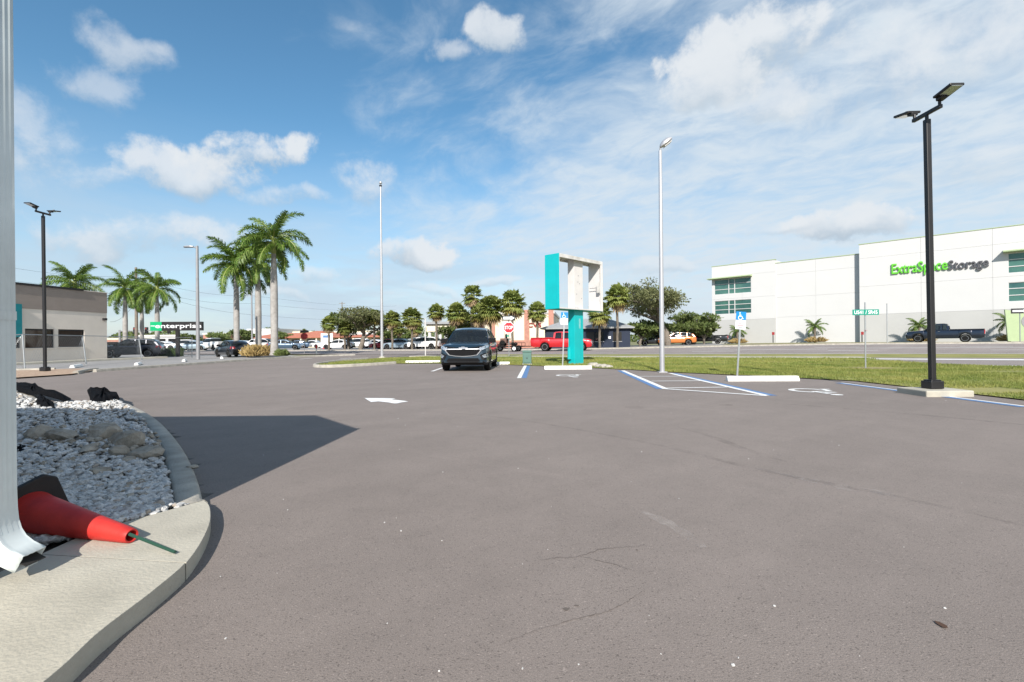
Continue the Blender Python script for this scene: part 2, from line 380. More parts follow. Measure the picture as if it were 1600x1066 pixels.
M('roof_grey', (.30, .31, .32), .8, var=.08, vs=2)
M('wood_pole', (.20, .17, .14), .95, var=.2, vs=4)
M('mower', (.16, .05, .03), .7, col2=(.10, .09, .08), vs=3)
M('crack', (.11, .092, .082), .95)
def scuffmat(name, col, lo, hi, vs):
    m = M(name, col, .9, var=.1); nt = m.node_tree; n = nt.nodes.new('ShaderNodeTexNoise'); n.inputs['Scale'].default_value = vs; n.inputs['Detail'].default_value = 9; n.inputs['Roughness'].default_value = .75
    tc = nt.nodes.new('ShaderNodeTexCoord'); nt.links.new(tc.outputs['Object'], n.inputs['Vector']); r = nt.nodes.new('ShaderNodeMapRange'); r.inputs[1].default_value = .4; r.inputs[2].default_value = .72; r.inputs[3].default_value = lo; r.inputs[4].default_value = hi
    nt.links.new(n.outputs['Fac'], r.inputs[0]); nt.links.new(r.outputs[0], nt.nodes['Principled BSDF'].inputs['Alpha'])
scuffmat('scuff_light', (.42, .375, .345), 0, .75, 5.); scuffmat('scuff_dark', (.13, .11, .10), .0, .26, 4.)
M('leaf_brown', (.07, .035, .02), .8)

# ------------------------------------------------------------------ land, lot, road
xs = [-3000, -1200, -500, -250] + list(range(-150, 161, 5)) + [250, 500, 1200, 3000]
ys = [-400, -120, -60] + list(range(-30, 131, 5)) + [180, 260, 500, 1200, 4500]
mb = MB(); mb.add([(x, y, g(x, y) - .07) for y in ys for x in xs], [(j * len(xs) + i, j * len(xs) + i + 1, (j + 1) * len(xs) + i + 1, (j + 1) * len(xs) + i) for j in range(len(ys) - 1) for i in range(len(xs) - 1)])
struct(mb.build('ground', 'land', smooth=True, sharp=0))
def strip(name, s0, s1, u0, u1, dz, mat, step=3., ns=6):
    us = np.linspace(u0, u1, max(2, int((u1 - u0) / step))); ss = np.linspace(s0, s1, ns); m = MB(); nu = len(us)
    m.add([(*SU(s, u), g(*SU(s, u)) + dz) for s in ss for u in us], [(j * nu + i, j * nu + i + 1, (j + 1) * nu + i + 1, (j + 1) * nu + i) for j in range(len(ss) - 1) for i in range(nu - 1)])
    return m.build(name, mat, smooth=True, sharp=0)
struct(strip('highway', 36.8, 48.0, -260, 260, .010, 'road_asphalt'))
struct(strip('far_verge', 48.25, 54, -260, 260, .012, 'dry_verge'))
struct(strip('far_car_park', 54, 78, -120, 4, .008, 'old_asphalt'))
struct(strip('near_verge', 32.6, 36.8, -17, 20, .006, 'grass_soil'))
for s, w in ((37.1, .12), (47.6, .14)):
    struct(strip('edge_line', s, s + w, -200, 200, .016, 'line_paint', ns=2))
k = 0
for s in (40.4, 44.2):
    u = -110
    while u < 70:
        struct(strip('lane_dash', s, s + .13, u, u + 3.0, .018, 'line_paint', step=1.5, ns=2)); u += 9.2
for a, b_, s in ((2, 10, 42.2), (12, 22, 42.9)): struct(strip('turn_lane_line', s, s + .15, a, b_, .018, 'line_paint', ns=2))
# kerb of the far side
mb = MB(); us = np.linspace(-160, 120, 120)
mb.loft([[(*SU(s, u), g(*SU(s, u)) + z) for s, z in ((48.0, .0), (48.0, .13), (48.25, .13), (48.25, .0))] for u in us]); struct(mb.build('far_kerb', 'curb_concrete'))

edge = [(9.05, -14), (9.05, 5), (8.95, 8.2), (8.85, 12.4), (7.6, 14.0), (5.55, 16.2), (4.4, 17.9), (3.3, 19.2), (1.2, 21.2), (-1.2, 23.2), (-4, 24.4), (-6.0, 24.6)]
isl_low = [(-6.0, 24.6), (-6.6, 23.3), (-7.4, 22.1), (-8.1, 21.55), (-8.75, 21.7)]
isl_top = [(-9.3, 22.6), (-9.75, 24.5), (-9.9, 27.5), (-9.4, 31.2), (-8.4, 33.6)]
isl = isl_low + isl_top
drive = [SU(32.6, -20), SU(37.4, -19.5), SU(37.4, -31), (-16.6, 40)]
lot = edge + isl + drive + [(-17.0, 36), (-17.0, 19), (-60, 19), (-60, -14)]
struct(flat('parking_lot', lot, .0, 'asphalt'))
struct(flat('neighbour_lot', [(-17.0, 19.0), (-17.0, 40), (-22, 46), (-60, 60), (-60, 19.0)], -.012, 'old_asphalt'))
struct(flat('side_road', [G(1405, 564.5), G(1480, 570), G(1600, 581), (18.2, 13), (18, -14), (60, -14), SU(37.2, 60), SU(37.2, 7)], .004, 'road_asphalt'))
struct(flat('stop_line', [G(1482, 570.3), G(1482, 571.6), G(1600, 574), G(1600, 572)], .010, 'line_paint'))
struct(flat('shoulder_line', [G(1335, 560.6), G(1335, 561.6), G(1600, 563.6), G(1600, 562)], .014, 'line_paint'))
verge_poly = edge + isl_low + isl_top + [SU(31.0, -18.5), SU(31.0, 4), SU(30.9, 9)] + [tuple(G(1395, 564)[:2]), tuple(G(1480, 571)[:2]), (18.6, 17.3), (18.1, 13), (17.9, -14)]
struct(flat('grass_verge', verge_poly, .022, 'grass_soil'))
# pavement along the highway, in slabs
side = root('pavement', 'x', 'x'); del side['label'], side['category']; struct(side)
for i in range(26):
    u0 = -19.5 + i * 1.52
    if u0 > 9: break
    m = MB(); q = [SU(31.05, u0), SU(32.55, u0), SU(32.55, u0 + 1.5), SU(31.05, u0 + 1.5)]
    m.prism([(x, y, -.02) for x, y in q], (0, 0, .075 + .004 * random.random())); m.build('slab', 'concrete', side)
# kerb round the grass island
def kerb(name, pts, w, h, mat, z=0, taper=.02):
    pts = [Vector((p[0], p[1], 0)) for p in pts]; rings = []
    for i, p in enumerate(pts):
        t = (pts[min(i + 1, len(pts) - 1)] - pts[max(i - 1, 0)]).normalized(); n = Vector((t.y, -t.x, 0))
        rings.append([p - n * w / 2 + Vector((0, 0, z - .05)), p - n * (w / 2 - taper) + Vector((0, 0, z + h - .02)), p - n * (w / 2 - .04) + Vector((0, 0, z + h)), p + n * (w / 2 - .04) + Vector((0, 0, z + h)), p + n * (w / 2 - taper) + Vector((0, 0, z + h - .02)), p + n * w / 2 + Vector((0, 0, z - .05))])
    m = MB(); m.loft(rings); return m.build(name, mat, smooth=True, sharp=50)
def smoothpts(pts, n=5):
    out = []; p = [Vector((a[0], a[1], 0)) for a in pts]
    for i in range(len(p) - 1):
        p0, p1, p2, p3 = p[max(i - 1, 0)], p[i], p[i + 1], p[min(i + 2, len(p) - 1)]
        for k in range(n):
            t = k / n; out.append(.5 * ((2 * p1) + (p2 - p0) * t + (2 * p0 - 5 * p1 + 4 * p2 - p3) * t * t + (3 * p1 - p0 - 3 * p2 + p3) * t ** 3))
    return out + [p[-1]]
struct(kerb('island_kerb', smoothpts(isl[0:9]), .17, .13, 'curb_concrete'))
struct(kerb('lot_kerb', smoothpts([(-17.05, 19.6), (-17.0, 24), (-17.0, 30), (-16.6, 35.5), (-15.6, 39), (-13.5, 41.2)]), .18, .12, 'curb_concrete'))

# painted markings of the lot
def gq(name, pts, z, mat): return struct(flat(name, [G(*p) for p in pts], z, mat))
def stripe(name, a, b, w, mat, z=.004, off=0):
    a = Vector(a[:2]); b = Vector(b[:2]); t = (b - a).normalized(); n = Vector((t.y, -t.x))
    return struct(flat(name, [a + n * (off - w / 2), b + n * (off - w / 2), b + n * (off + w / 2), a + n * (off + w / 2)], z, mat))
A = G(811, 591); B = G(821, 571.5); stripe('white_stall_line', A, B, .13, 'line_paint'); stripe('blue_stall_line', A, B, .15, 'blue_paint', .004, .15)
A1 = G(973, 579.3); B1 = G(1040, 608); stripe('white_aisle_line', A1, B1, .13, 'line_paint', .006); stripe('blue_aisle_line', A1, B1, .14, 'blue_paint', .005, .135)
A2 = G(1047, 583.6); B2 = G(1198, 618.6); stripe('white_aisle_line', A2, B2, .13, 'line_paint', .006); stripe('blue_aisle_line', A2, B2, .14, 'blue_paint', .005, -.135)
stripe('aisle_end_line', G(1040, 608.2), G(1198, 619), .12, 'line_paint', .008)
for a, b_ in (((999, 588.5), (1066, 588.3)), ((1018, 596), (1096, 595.5)), ((1041, 607), (1137, 605.4))): stripe('aisle_hatch_line', G(*a), G(*b_), .11, 'line_paint', .008)
A3 = G(1312, 598.6); B3 = G(1604, 636.2); stripe('white_edge_line', A3, B3, .07, 'line_paint', .006, -.05); stripe('blue_edge_line', A3, B3, .15, 'blue_paint', .005, .05)
stripe('white_stall_line', G(675, 580.5), G(700, 572), .13, 'line_paint')
stripe('drive_dash', G(468, 561.5), G(487, 560), .14, 'line_paint'); stripe('drive_dash', G(532, 560.7), G(549, 559.5), .14, 'line_paint')
gq('lane_arrow', [(550 + a / 14.55, 610 + b_ / 14.55) for a, b_ in ((285, 180), (430, 272), (600, 258), (800, 278), (960, 305), (1030, 303), (1130, 280), (1275, 262), (1200, 245), (900, 212), (990, 190), (700, 183))], .005, 'line_paint')
def isa(m, O, ex, ey, w=.07, mi=0, th=Vector((0, 0, .002))):
    def st(pts, ww=w):
        pts = [Vector((a, b_)) for a, b_ in pts]; L_, R_ = [], []
        for i, p in enumerate(pts):
            t = (pts[min(i + 1, len(pts) - 1)] - pts[max(i - 1, 0)]).normalized(); n = Vector((-t.y, t.x)) * ww / 2
            L_.append(p + n); R_.append(p - n)
        poly = L_ + R_[::-1]
        n = len(L_); vs = [O + ex * p.x + ey * p.y for p in poly]
        m.add(vs, [(i, i + 1, 2 * n - 2 - i, 2 * n - 1 - i) for i in range(n - 1)], mi)
    st([(0, .80), (.03, .42), (.36, .42), (.50, .10), (.62, .15)]); st([(.03, .62), (.30, .62)], w * .8)
    st([(.10 + .30 * math.cos(a), .24 + .30 * math.sin(a)) for a in np.linspace(rad(118), rad(345), 18)])
    c = [(0.0 + .095 * math.cos(a), .95 + .095 * math.sin(a)) for a in np.linspace(0, 2 * math.pi, 14)[:-1]]
    m.add([O + ex * a + ey * b_ for a, b_ in c], [tuple(range(len(c)))], mi)
for c, s_, ang in ((G(897, 587.5), 1.05, 20), (G(1290, 612.5), 1.15, 10)):
    m = MB(); ex = Vector((math.cos(rad(ang)), math.sin(rad(ang)), 0)) ; ey = Vector((ex.y, -ex.x, 0))
    isa(m, c + Vector((0, 0, .006)) - ey * .5 * s_ + ex * (-.2) * s_, ey.cross(Vector((0, 0, 1))) * -s_, ey * s_ * 1.0, .10); struct(m.build('wheelchair_marking', 'line_paint'))
# cracks in the asphalt near the camera, as they run
def crack(pts, w):
    P_ = []; 
    for (a, b_), (c, d) in zip(pts, pts[1:]):
        for k in range(10): P_.append(G(a + (c - a) * k / 10 + random.uniform(-1.5, 1.5), b_ + (d - b_) * k / 10 + random.uniform(-.9, .9)))
    L_, R_ = [], []
    for i, p in enumerate(P_):
        ww = w * random.uniform(.3, 1.2) * math.sin(math.pi * (i + .5) / len(P_)) ** .5
        L_.append((p.x, p.y + ww, .003)); R_.append((p.x, p.y - ww, .003))
    n = len(P_); m = MB(); m.add(L_ + R_, [(i, i + 1, n + i + 1, n + i) for i in range(n - 1)]); struct(m.build('pavement_crack', 'crack'))
crack([(782, 1008), (840, 985), (910, 965), (950, 957), (985, 938), (1010, 920)], .0026)
crack([(842, 875), (905, 870), (940, 858), (1020, 852)], .0028); crack([(905, 870), (960, 882), (995, 895)], .002)
def scuff(name, pts, w, mat):
    P_ = smoothpts([G(*p) for p in pts], 6); m = MB(); L_, R_ = [], []
    for i, p in enumerate(P_):
        t = (P_[min(i + 1, len(P_) - 1)] - P_[max(i - 1, 0)]).normalized(); n = Vector((-t.y, t.x, 0)) * w * random.uniform(.6, 1.2) * (.25 + .75 * math.sin(math.pi * (i + .5) / len(P_)))
        L_.append((p.x + n.x, p.y + n.y, .0022)); R_.append((p.x - n.x, p.y - n.y, .0022))
    k = len(P_); m.add(L_ + R_, [(i, i + 1, k + i + 1, k + i) for i in range(k - 1)]); struct(m.build(name, mat))
scuff('tyre_scuff', [(1180, 732), (1290, 756), (1350, 768), (1400, 775)], .07, 'scuff_light'); scuff('tyre_scuff', [(1004, 800), (1050, 822), (1100, 856)], .05, 'scuff_light'); scuff('tyre_scuff', [(1345, 764), (1370, 769), (1395, 772)], .06, 'scuff_light')
scuff('paving_seam', [(640, 640), (800, 655), (1000, 690), (1190, 735), (1390, 774), (1600, 822)], .05, 'scuff_dark'); scuff('paving_seam', [(1210, 630), (1430, 648), (1600, 664)], .09, 'scuff_dark'); scuff('paving_seam', [(1060, 668), (1110, 682), (1180, 708), (1230, 722)], .05, 'scuff_dark')
for px, py, r_ in ((885, 952, .012), (901, 947, .007), (990, 637, .16), (995, 860, .006), (1135, 633, .1)):
    c = G(px, py); struct(flat('oil_spot', [(c.x + r_ * 1.3 * math.cos(a) * random.uniform(.6, 1.2), c.y + r_ * math.sin(a) * random.uniform(.6, 1.2)) for a in np.linspace(0, 6.28, 12)[:-1]], .0026, 'scuff_dark' if r_ > .05 else 'crack'))
tag(flat('dead_leaf', [G(1459, 972), G(1468, 974), G(1480, 980), G(1481, 984), G(1474, 983), G(1464, 977)], .006, 'leaf_brown'), 'small dark dead leaf lying on open asphalt at lower right', 'leaf')
# light grit scattered on the asphalt
m = MB()
for i in range(90):
    y = random.uniform(1.4, 9) ; x = random.uniform(-1.0, 1.05) * y
    if x > 8.5 or x < -1.2 - .75 * (y - 1.2): continue
    r = random.choice((.002, .003, .004, .005)) * random.uniform(.6, 1.1)
    m.box((x, y, r * .5), (r * 2, r * 1.5, r), random.uniform(0, 3), rot=Matrix.Rotation(random.uniform(0, 3), 3, 'Z') @ Matrix.Rotation(.3, 3, 'X'))
struct(m.build('loose_grit', 'pebble'), 'stuff')

# ------------------------------------------------------------------ grass blades
def inside(poly, X, Y):
    c = np.zeros(len(X), bool); n = len(poly)
    for i in range(n):
        x0, y0 = poly[i][0], poly[i][1]; x1, y1 = poly[i - 1][0], poly[i - 1][1]
        k = ((y0 > Y) != (y1 > Y)) & (X < (x1 - x0) * (Y - y0) / (y1 - y0 + 1e-12) + x0); c ^= k
    return c
SLAB = (8.75, 10.55, 9.35, 10.35)
def blades(name, poly, n, x0, x1, y0, y1, h, w, dens=None, mat='grass_blade', holes=()):
    X = RNG.uniform(x0, x1, n); Y = RNG.uniform(y0, y1, n); k = inside(poly, X, Y)
    for hx0, hx1, hy0, hy1 in holes: k &= ~((X > hx0) & (X < hx1) & (Y > hy0) & (Y < hy1))
    X, Y = X[k], Y[k]; pat = np.sin(X * 1.7 + np.sin(Y * 1.3) * 2) * np.sin(Y * 1.9 + X * .6) * .35 + 1
    for cx, cy, rr in ((18.2, 23.5, 1.3), (13.2, 17.5, 1.2), (15.5, 15.0, .8)):
        d = np.hypot((X - cx) / 2.0, Y - cy) / rr; pat = pat * np.clip(d, .15, 1)
    k = RNG.random(len(X)) < np.clip(pat, .1, 1); X, Y, pat = X[k], Y[k], pat[k]
    m_ = len(X); a = RNG.uniform(0, 6.28, m_); hh = h * RNG.uniform(.5, 1.25, m_) * pat; ww = w * RNG.uniform(.7, 1.3, m_)
    lean = RNG.uniform(.1, .9, m_) * hh; b_ = RNG.uniform(0, 6.28, m_)
    V = np.empty((m_, 3, 3)); V[:, 0] = np.c_[X - np.cos(a) * ww, Y - np.sin(a) * ww, np.full(m_, .018)]; V[:, 1] = np.c_[X + np.cos(a) * ww, Y + np.sin(a) * ww, np.full(m_, .018)]
    V[:, 2] = np.c_[X + np.cos(b_) * lean, Y + np.sin(b_) * lean, .02 + hh]
    me = bpy.data.meshes.new(name); me.vertices.add(m_ * 3); me.vertices.foreach_set('co', V.ravel()); me.loops.add(m_ * 3); me.loops.foreach_set('vertex_index', np.arange(m_ * 3))
    me.polygons.add(m_); me.polygons.foreach_set('loop_start', np.arange(m_) * 3); me.polygons.foreach_set('loop_total', np.full(m_, 3)); me.update(calc_edges=True)
    return struct(link(name, me, mat), 'stuff')
near = [p for p in verge_poly]
blades('near_grass', near, 190000, 5, 19, 6.0, 20, .055, .008, holes=[SLAB])
blades('far_grass', near, 150000, -10, 22, 16, 36, .07, .013)

# ------------------------------------------------------------------ foreground: own building, pavement, gravel bed
b0 = root('corner_building', 'pale building at the left edge with a white ribbed downspout', 'building', (-2.347, 2.20, 0))
m = MB(); m.prism([(.06, -.12, 0), (-11, -.12, 0), (-11, -9, 0), (-.9, -9, 0)], (0, 0, 2.76)); m.build('wall', 'stucco_beige', b0)
m = MB(); m.prism([(.058, -.116, 2.762), (.058, -.116, 2.79), (-1.05, -.116, 3.60), (-11, -.116, 3.60), (-11, -.116, 2.762)], (-.96, -8.8, 0)); m.build('roof', 'stucco_brown', b0)
def spout_ring(c, ax, nx, w, d):
    # ax: along the wall (y), nx: outwards; a ribbed rectangle
    out = []
    def seg(p, q, rib, nrm, n=9):
        for k in range(n):
            t = k / n; z = rib * (1 if k % 2 else 0); out.append(c + p + (q - p) * t - nrm * z)
    A_ = ax * w / 2; B_ = nx * d / 2
    seg(A_ + B_, -A_ + B_, .0026, nx); seg(-A_ + B_, -A_ - B_, .003, -ax, 5); seg(-A_ - B_, A_ - B_, .0, -nx, 3); seg(A_ - B_, A_ + B_, .003, ax, 5)
    return out
path = [((.035, 2.75), 0), ((.035, 1.42), 0), ((.035, .46), 0), ((.038, .37), 8), ((.046, .31), 22), ((.064, .26), 38), ((.092, .22), 52), ((.13, .19), 60), ((.187, .162), 62)]
rings = []
for (x, z), a in path:
    nx = Vector((math.cos(rad(a)), 0, math.sin(rad(a)))); rings.append(spout_ring(Vector((x, -.055, z)), Vector((0, 1, 0)), nx, .105, .082))
m = MB(); m.loft(rings, caps=False); sp = m.build('downspout', 'gutter_white', b0, smooth=True, sharp=25)
so = sp.modifiers.new('wall', 'SOLIDIFY'); so.thickness = .003; so.offset = -1
m = MB(); m.loft([spout_ring(Vector((.035, -.055, z)), Vector((0, 1, 0)), Vector((1, 0, 0)), .110, .087) for z in (1.235, 1.275)], caps=False); m.build('sleeve', 'gutter_white', sp)
m = MB(); m.b2(.0, .05, -.125, -.09, 2.2, 2.24); m.build('bracket', 'gutter_white', sp)
m = MB(); m.box((.182, -.055, .168), (.004, .09, .068), rot=Matrix.Rotation(rad(-62), 3, 'Y')); m.build('outlet', 'dark_inside', sp)

SW = .085
sw_edge = [(-1.45, -10), (-1.43, .9), (-1.45, 1.47), (-1.50, 1.74), (-1.52, 2.03), (-1.57, 2.33), (-1.74, 2.74), (-1.93, 3.05), (-2.05, 3.18)]
swE = [(-1.45, -10), (-1.43, .2)] + [tuple(p[:2]) for p in smoothpts(sw_edge[1:], 6)]
back = [(-2.35, 2.67), (-2.62, 2.17), (-2.62, 2.06), (-2.2, 2.06), (-2.2, -10)]
jl = [i for i, p in enumerate(swE) if p[1] > 2.24][0]
sideR = root('pavement', 'x', 'x'); del sideR['label'], sideR['category']; struct(sideR)
def slab(poly, z1, name='slab'):
    m = MB(); m.prism([(x, y, -.03) for x, y in poly], (0, 0, z1 + .03)); return m.build(name, 'concrete', sideR, bevel=.0025)
a = swE[jl]; jb = (-2.2, 2.065)
slab([(-2.35, .30), (-1.43, .30)] + swE[2:jl] + [(a[0], a[1] - .004), (-2.35, 2.376)], SW)
slab([(-2.35, 2.384), (a[0], a[1] + .004)] + swE[jl + 1:] + back[:1], SW - .0025)
m = MB(); m.prism([(-2.35, 2.3765, .0), (a[0] - .01, a[1] - .0035, .0), (a[0] - .01, a[1] + .0035, .0), (-2.35, 2.3835, .0)], (0, 0, SW - .003)); m.build('joint_filler', 'gravel_bed', sideR)
slab([(-2.35, -10), (-1.45, -10), (-1.43, .292), (-2.35, .292)], SW)
# kerb along the gravel bed
kp = [G(318, 780, .10), G(311, 748, .10), G(292, 706, .10), G(268, 674, .10), G(242, 650, .10), G(212, 634, .10), G(188, 628, .10)]
kpts = smoothpts([(p.x - .09, p.y - .02) for p in kp] + [(-8.4, 8.6), (-11, 10.6), (-15, 12.2)], 5)
kpts[0] = Vector((-2.09, 3.15, 0))
struct(kerb('bed_kerb', kpts, .2, .079, 'curb_concrete'))
bed = [(-2.10, 3.14)] + [(p.x - .09, p.y - .06) for p in kpts] + [(-15, 2.1), (-2.8, 2.1), (-2.8, 2.25), (-2.36, 2.67)]
def bedh(x, y): return .045 + .10 * sm(.2, 2.2, min(abs(x + 2.0) * .6, 3)) + .03 * math.sin(x * 2.1 + y) * math.sin(y * 1.7)
def in_bed(x, y): return bool(inside(bed, np.array([x]), np.array([y]))[0])
gx = np.arange(-15, -1.9, .22); gy = np.arange(2.06, 12.3, .22); vid = {}; m = MB(); fs = []
for i, x in enumerate(gx):
    for j, y in enumerate(gy):
        if in_bed(x, y) or in_bed(x + .22, y) or in_bed(x, y + .22) or in_bed(x + .22, y + .22) or in_bed(x - .22, y) or in_bed(x, y - .22) or in_bed(x - .22, y - .22):
            vid[i, j] = len(m.v); m.v.append((x, y, min(bedh(x, y) - .02, .12 if in_bed(x, y) else .0)))
for (i, j), k in vid.items():
    if (i + 1, j) in vid and (i, j + 1) in vid and (i + 1, j + 1) in vid: m.f.append((k, vid[i + 1, j], vid[i + 1, j + 1], vid[i, j + 1])); m.m.append(0)
struct(m.build('gravel_ground', 'gravel_bed', smooth=True, sharp=0))
import bmesh
def ico(sub):
    bm = bmesh.new(); bmesh.ops.create_icosphere(bm, subdivisions=sub, radius=1); v = np.array([p.co[:] for p in bm.verts]); f = np.array([[q.index for q in p.verts] for p in bm.faces]); bm.free(); return v, f
IV, IF = ico(1)
def stones(name, n, dens, smin, smax, mat, tan=0):
    X, Y = [], []
    while len(X) < n:
        y = 2.1 + 9.6 * RNG.random() ** 1.9; x = RNG.uniform(-1.13 * y - .3, -1.8)
        if in_bed(x, y): X.append(x); Y.append(y)
    V = []; Fc = []
    for i, (x, y) in enumerate(zip(X, Y)):
        s = smin + (smax - smin) * RNG.random() ** 1.6; sc_ = np.array([s, s * RNG.uniform(.6, .95), s * RNG.uniform(.4, .7)])
        R = np.array(Matrix.Rotation(RNG.uniform(0, 6.28), 3, 'Z') @ Matrix.Rotation(RNG.uniform(-.6, .6), 3, 'X'))
        v = IV * (1 + RNG.uniform(-.34, .34, (len(IV), 1))) * sc_; V.append(v @ R.T + [x, y, bedh(x, y) + s * .15 + RNG.uniform(0, .018)]); Fc.append(IF + i * len(IV))
    me = bpy.data.meshes.new(name); me.from_pydata(np.vstack(V).tolist(), [], np.vstack(Fc).tolist())
    return struct(link(name, me, mat), 'stuff')
stones('white_gravel', 10500, 0, .011, .044, 'pebble'); stones('tan_gravel', 1700, 0, .010, .034, 'pebble_tan'); stones('dark_gravel', 900, 0, .010, .034, 'rock')
IV2, IF2 = ico(2)
def rock(name, label, px, py, sx, sy, sz, rz, tilt, mat='rock', seed=0, h=.13, lift=0.0, grp='rubble on the gravel bed'):
    r = np.random.default_rng(seed); c = G(px, py, h); v = IV2.copy()
    for _ in range(7):                                  # chip flat facets off
        n = r.normal(size=3); n /= np.linalg.norm(n); d = r.uniform(.45, .8); k = v @ n - d; k[k < 0] = 0; v -= np.outer(k, n)
    v *= 1 + r.uniform(-.13, .13, (len(v), 1))
    R = np.array(Matrix.Rotation(rz, 3, 'Z') @ Matrix.Rotation(tilt, 3, 'Y')); v = (v * [sx, sy, sz]) @ R.T
    me = bpy.data.meshes.new(name); me.from_pydata(v.tolist(), [], IF2.tolist()); o = link(name, me, mat); o.location = (c.x, c.y, bedh(c.x, c.y) + sz * .45 + lift)
    return tag(o, label, 'rock', grp)
def rubble(name, n, seed):
    r = np.random.default_rng(seed); V, Fc = [], []
    for i in range(n):
        c = G(r.uniform(45, 250), r.normal(690, 7), .13); s_ = r.uniform(.014, .045); v = IV * (1 + r.uniform(-.35, .35, (len(IV), 1))) * [s_, s_ * .8, s_ * .6]; V.append(v + [c.x, c.y, bedh(c.x, c.y) + s_ * .45 + .025]); Fc.append(IF + i * len(IV))
    me = bpy.data.meshes.new(name); me.from_pydata(np.vstack(V).tolist(), [], np.vstack(Fc).tolist()); struct(link(name, me, 'rock'), 'stuff')
rubble('brown_rubble', 110, 21)
rock('rock', 'flat tan slab rock nearest the bed kerb', 226, 706, .17, .11, .085, .5, -.25, seed=1)
rock('rock', 'long pale concrete chunk pointing toward the cone', 143, 704, .075, .17, .07, .35, .1, seed=2)
rock('rock', 'rounded grey stone just below the long pale chunk', 157, 729, .08, .065, .05, .2, 0, seed=3)
rock('rock', 'tallest peaked dark brown rock in the rubble row', 158, 688, .19, .13, .17, .4, .35, seed=4)
rock('rock', 'long low brown rock left of the peaked rock', 97, 692, .22, .11, .085, .1, .15, seed=5)
rock('rock', 'leftmost lumpy olive brown rock of the rubble row', 62, 690, .15, .12, .12, .0, .2, seed=6)
rock('rock', 'dark brown rock right behind the flat tan slab', 194, 694, .18, .11, .12, .2, -.25, seed=7)
rock('rock', 'small brown rock between peaked rock and slab rock', 184, 706, .09, .08, .08, .9, .1, seed=8)
rock('rock', 'small tan rock at the left foot of the slab rock', 203, 712, .06, .055, .05, .9, .1, seed=9)
tag(rock('concrete_chunk', 'small knobbly concrete chunk lying across the bed kerb', 299, 716, .055, .035, .026, .1, 0, 'curb_concrete', 10, .15, 0.03), 'small knobbly concrete chunk lying across the bed kerb', 'rubble')
def crumple(name, label, pts, hgt, seed, thick=.0, z=.13):
    # a sheet of black weed cloth: outline on the ground, rumpled into folds
    r = random.Random(seed); P_ = [G(a, b_, z) for a, b_ in pts]; n = len(P_); c = sum(P_, Vector()) / n; m = MB(); rings = []
    for k, f in enumerate((1.0, .82, .6, .36, .12)):
        ring = []
        for i in range(n * 4):
            a = P_[i // 4]; b_ = P_[(i // 4 + 1) % n]; p = a.lerp(b_, (i % 4) / 4); p = c + (p - c) * f * r.uniform(.93, 1.05)
            p.z = bedh(p.x, p.y) + (0.0 if k == 0 else hgt * r.uniform(.45, 1.1) * (1 - f * .45)); ring.append(p)
        rings.append(ring)
    m.loft(rings); return tag(m.build(name, 'weed_fabric', smooth=True, sharp=40), label, 'fabric', 'loose black weed cloth')
crumple('weed_cloth', 'crumpled heap of black cloth at the far tip of the gravel bed', [(142, 631), (165, 632), (188, 627), (186, 622), (165, 613), (150, 616), (135, 612)], .16, 1)
crumple('weed_cloth', 'long black cloth strip along the back of the gravel', [(5, 606), (40, 614), (65, 618), (105, 628), (108, 622), (75, 613), (50, 601), (5, 596)], .13, 2)
crumple('weed_cloth', 'small folded black cloth in front of the long strip', [(52, 632), (70, 640), (88, 645), (86, 636), (70, 626), (62, 618)], .12, 3)
crumple('weed_cloth', 'black cloth scrap poking out beside the downspout', [(18, 722), (34, 716), (44, 704), (34, 700), (18, 702)], .05, 4)
# traffic cone lying on its side, tip to the right
tip = G(206, 848, SW) + Vector((0, 0, .035)); basep = P3(46, 800, 2.75)
ax = (tip - basep); ln = .80
ax = ax.normalized()
cone = root('traffic_cone', 'faded red traffic cone lying on its side with black base', 'cone', tip)
cone.rotation_euler = ax.to_track_quat('Z', 'Y').to_euler()
prof = [(.118, -ln), (.112, -ln + .02), (.108, -ln + .05), (.040, -.03), (.036, -.004), (.033, 0), (.027, -.002), (.030, -.04), (.09, -ln + .05)]
m = MB(); m.lathe(prof, 36, caps=False); m.build('body', 'cone_red', cone, smooth=True, sharp=60)
m = MB(); bw = .172; cc = .05
m.prism([(bw - cc, -bw, 0), (bw, -bw + cc, 0), (bw, bw - cc, 0), (bw - cc, bw, 0), (-bw + cc, bw, 0), (-bw, bw - cc, 0), (-bw, -bw + cc, 0), (-bw + cc, -bw, 0)], (0, 0, .035)); o = m.build('base', 'cone_base', cone, bevel=.008); o.location = (0, 0, -ln - .03); o.rotation_euler = (0, 0, rad(20))
s0 = G(203, 851, SW); s1 = G(274, 866, SW); m = MB(); dv = (s1 - s0).normalized(); nv = Vector((-dv.y, dv.x, 0))
m.prism([s0 - nv * .008 + Vector((0, 0, .05)), s0 + nv * .008 + Vector((0, 0, .05)), s0 + nv * .008 + Vector((0, 0, .056)), s0 + Vector((0, 0, .062)), s0 - nv * .008 + Vector((0, 0, .056))], s1 - s0 + Vector((0, 0, -.044)))
tag(m.build('plant_stake', 'stake_green'), 'thin dark green stake sticking out of the cone tip', 'stake')

# ------------------------------------------------------------------ mulch island with the left lamp
mi_ = [G(16, 593), G(60, 590), G(112, 586.5), G(150, 579.5), G(128, 577.5), G(86, 578.5), G(16, 580)]
struct(flat('mulch_bed', [(p.x, p.y) for p in mi_], .05, 'mulch'))
struct(kerb('mulch_kerb', [G(118, 585), G(134, 581), G(151, 579)], .2, .12, 'curb_concrete')); struct(kerb('mulch_kerb', [G(10, 581), G(50, 580), G(86, 579)], .2, .12, 'curb_concrete'))

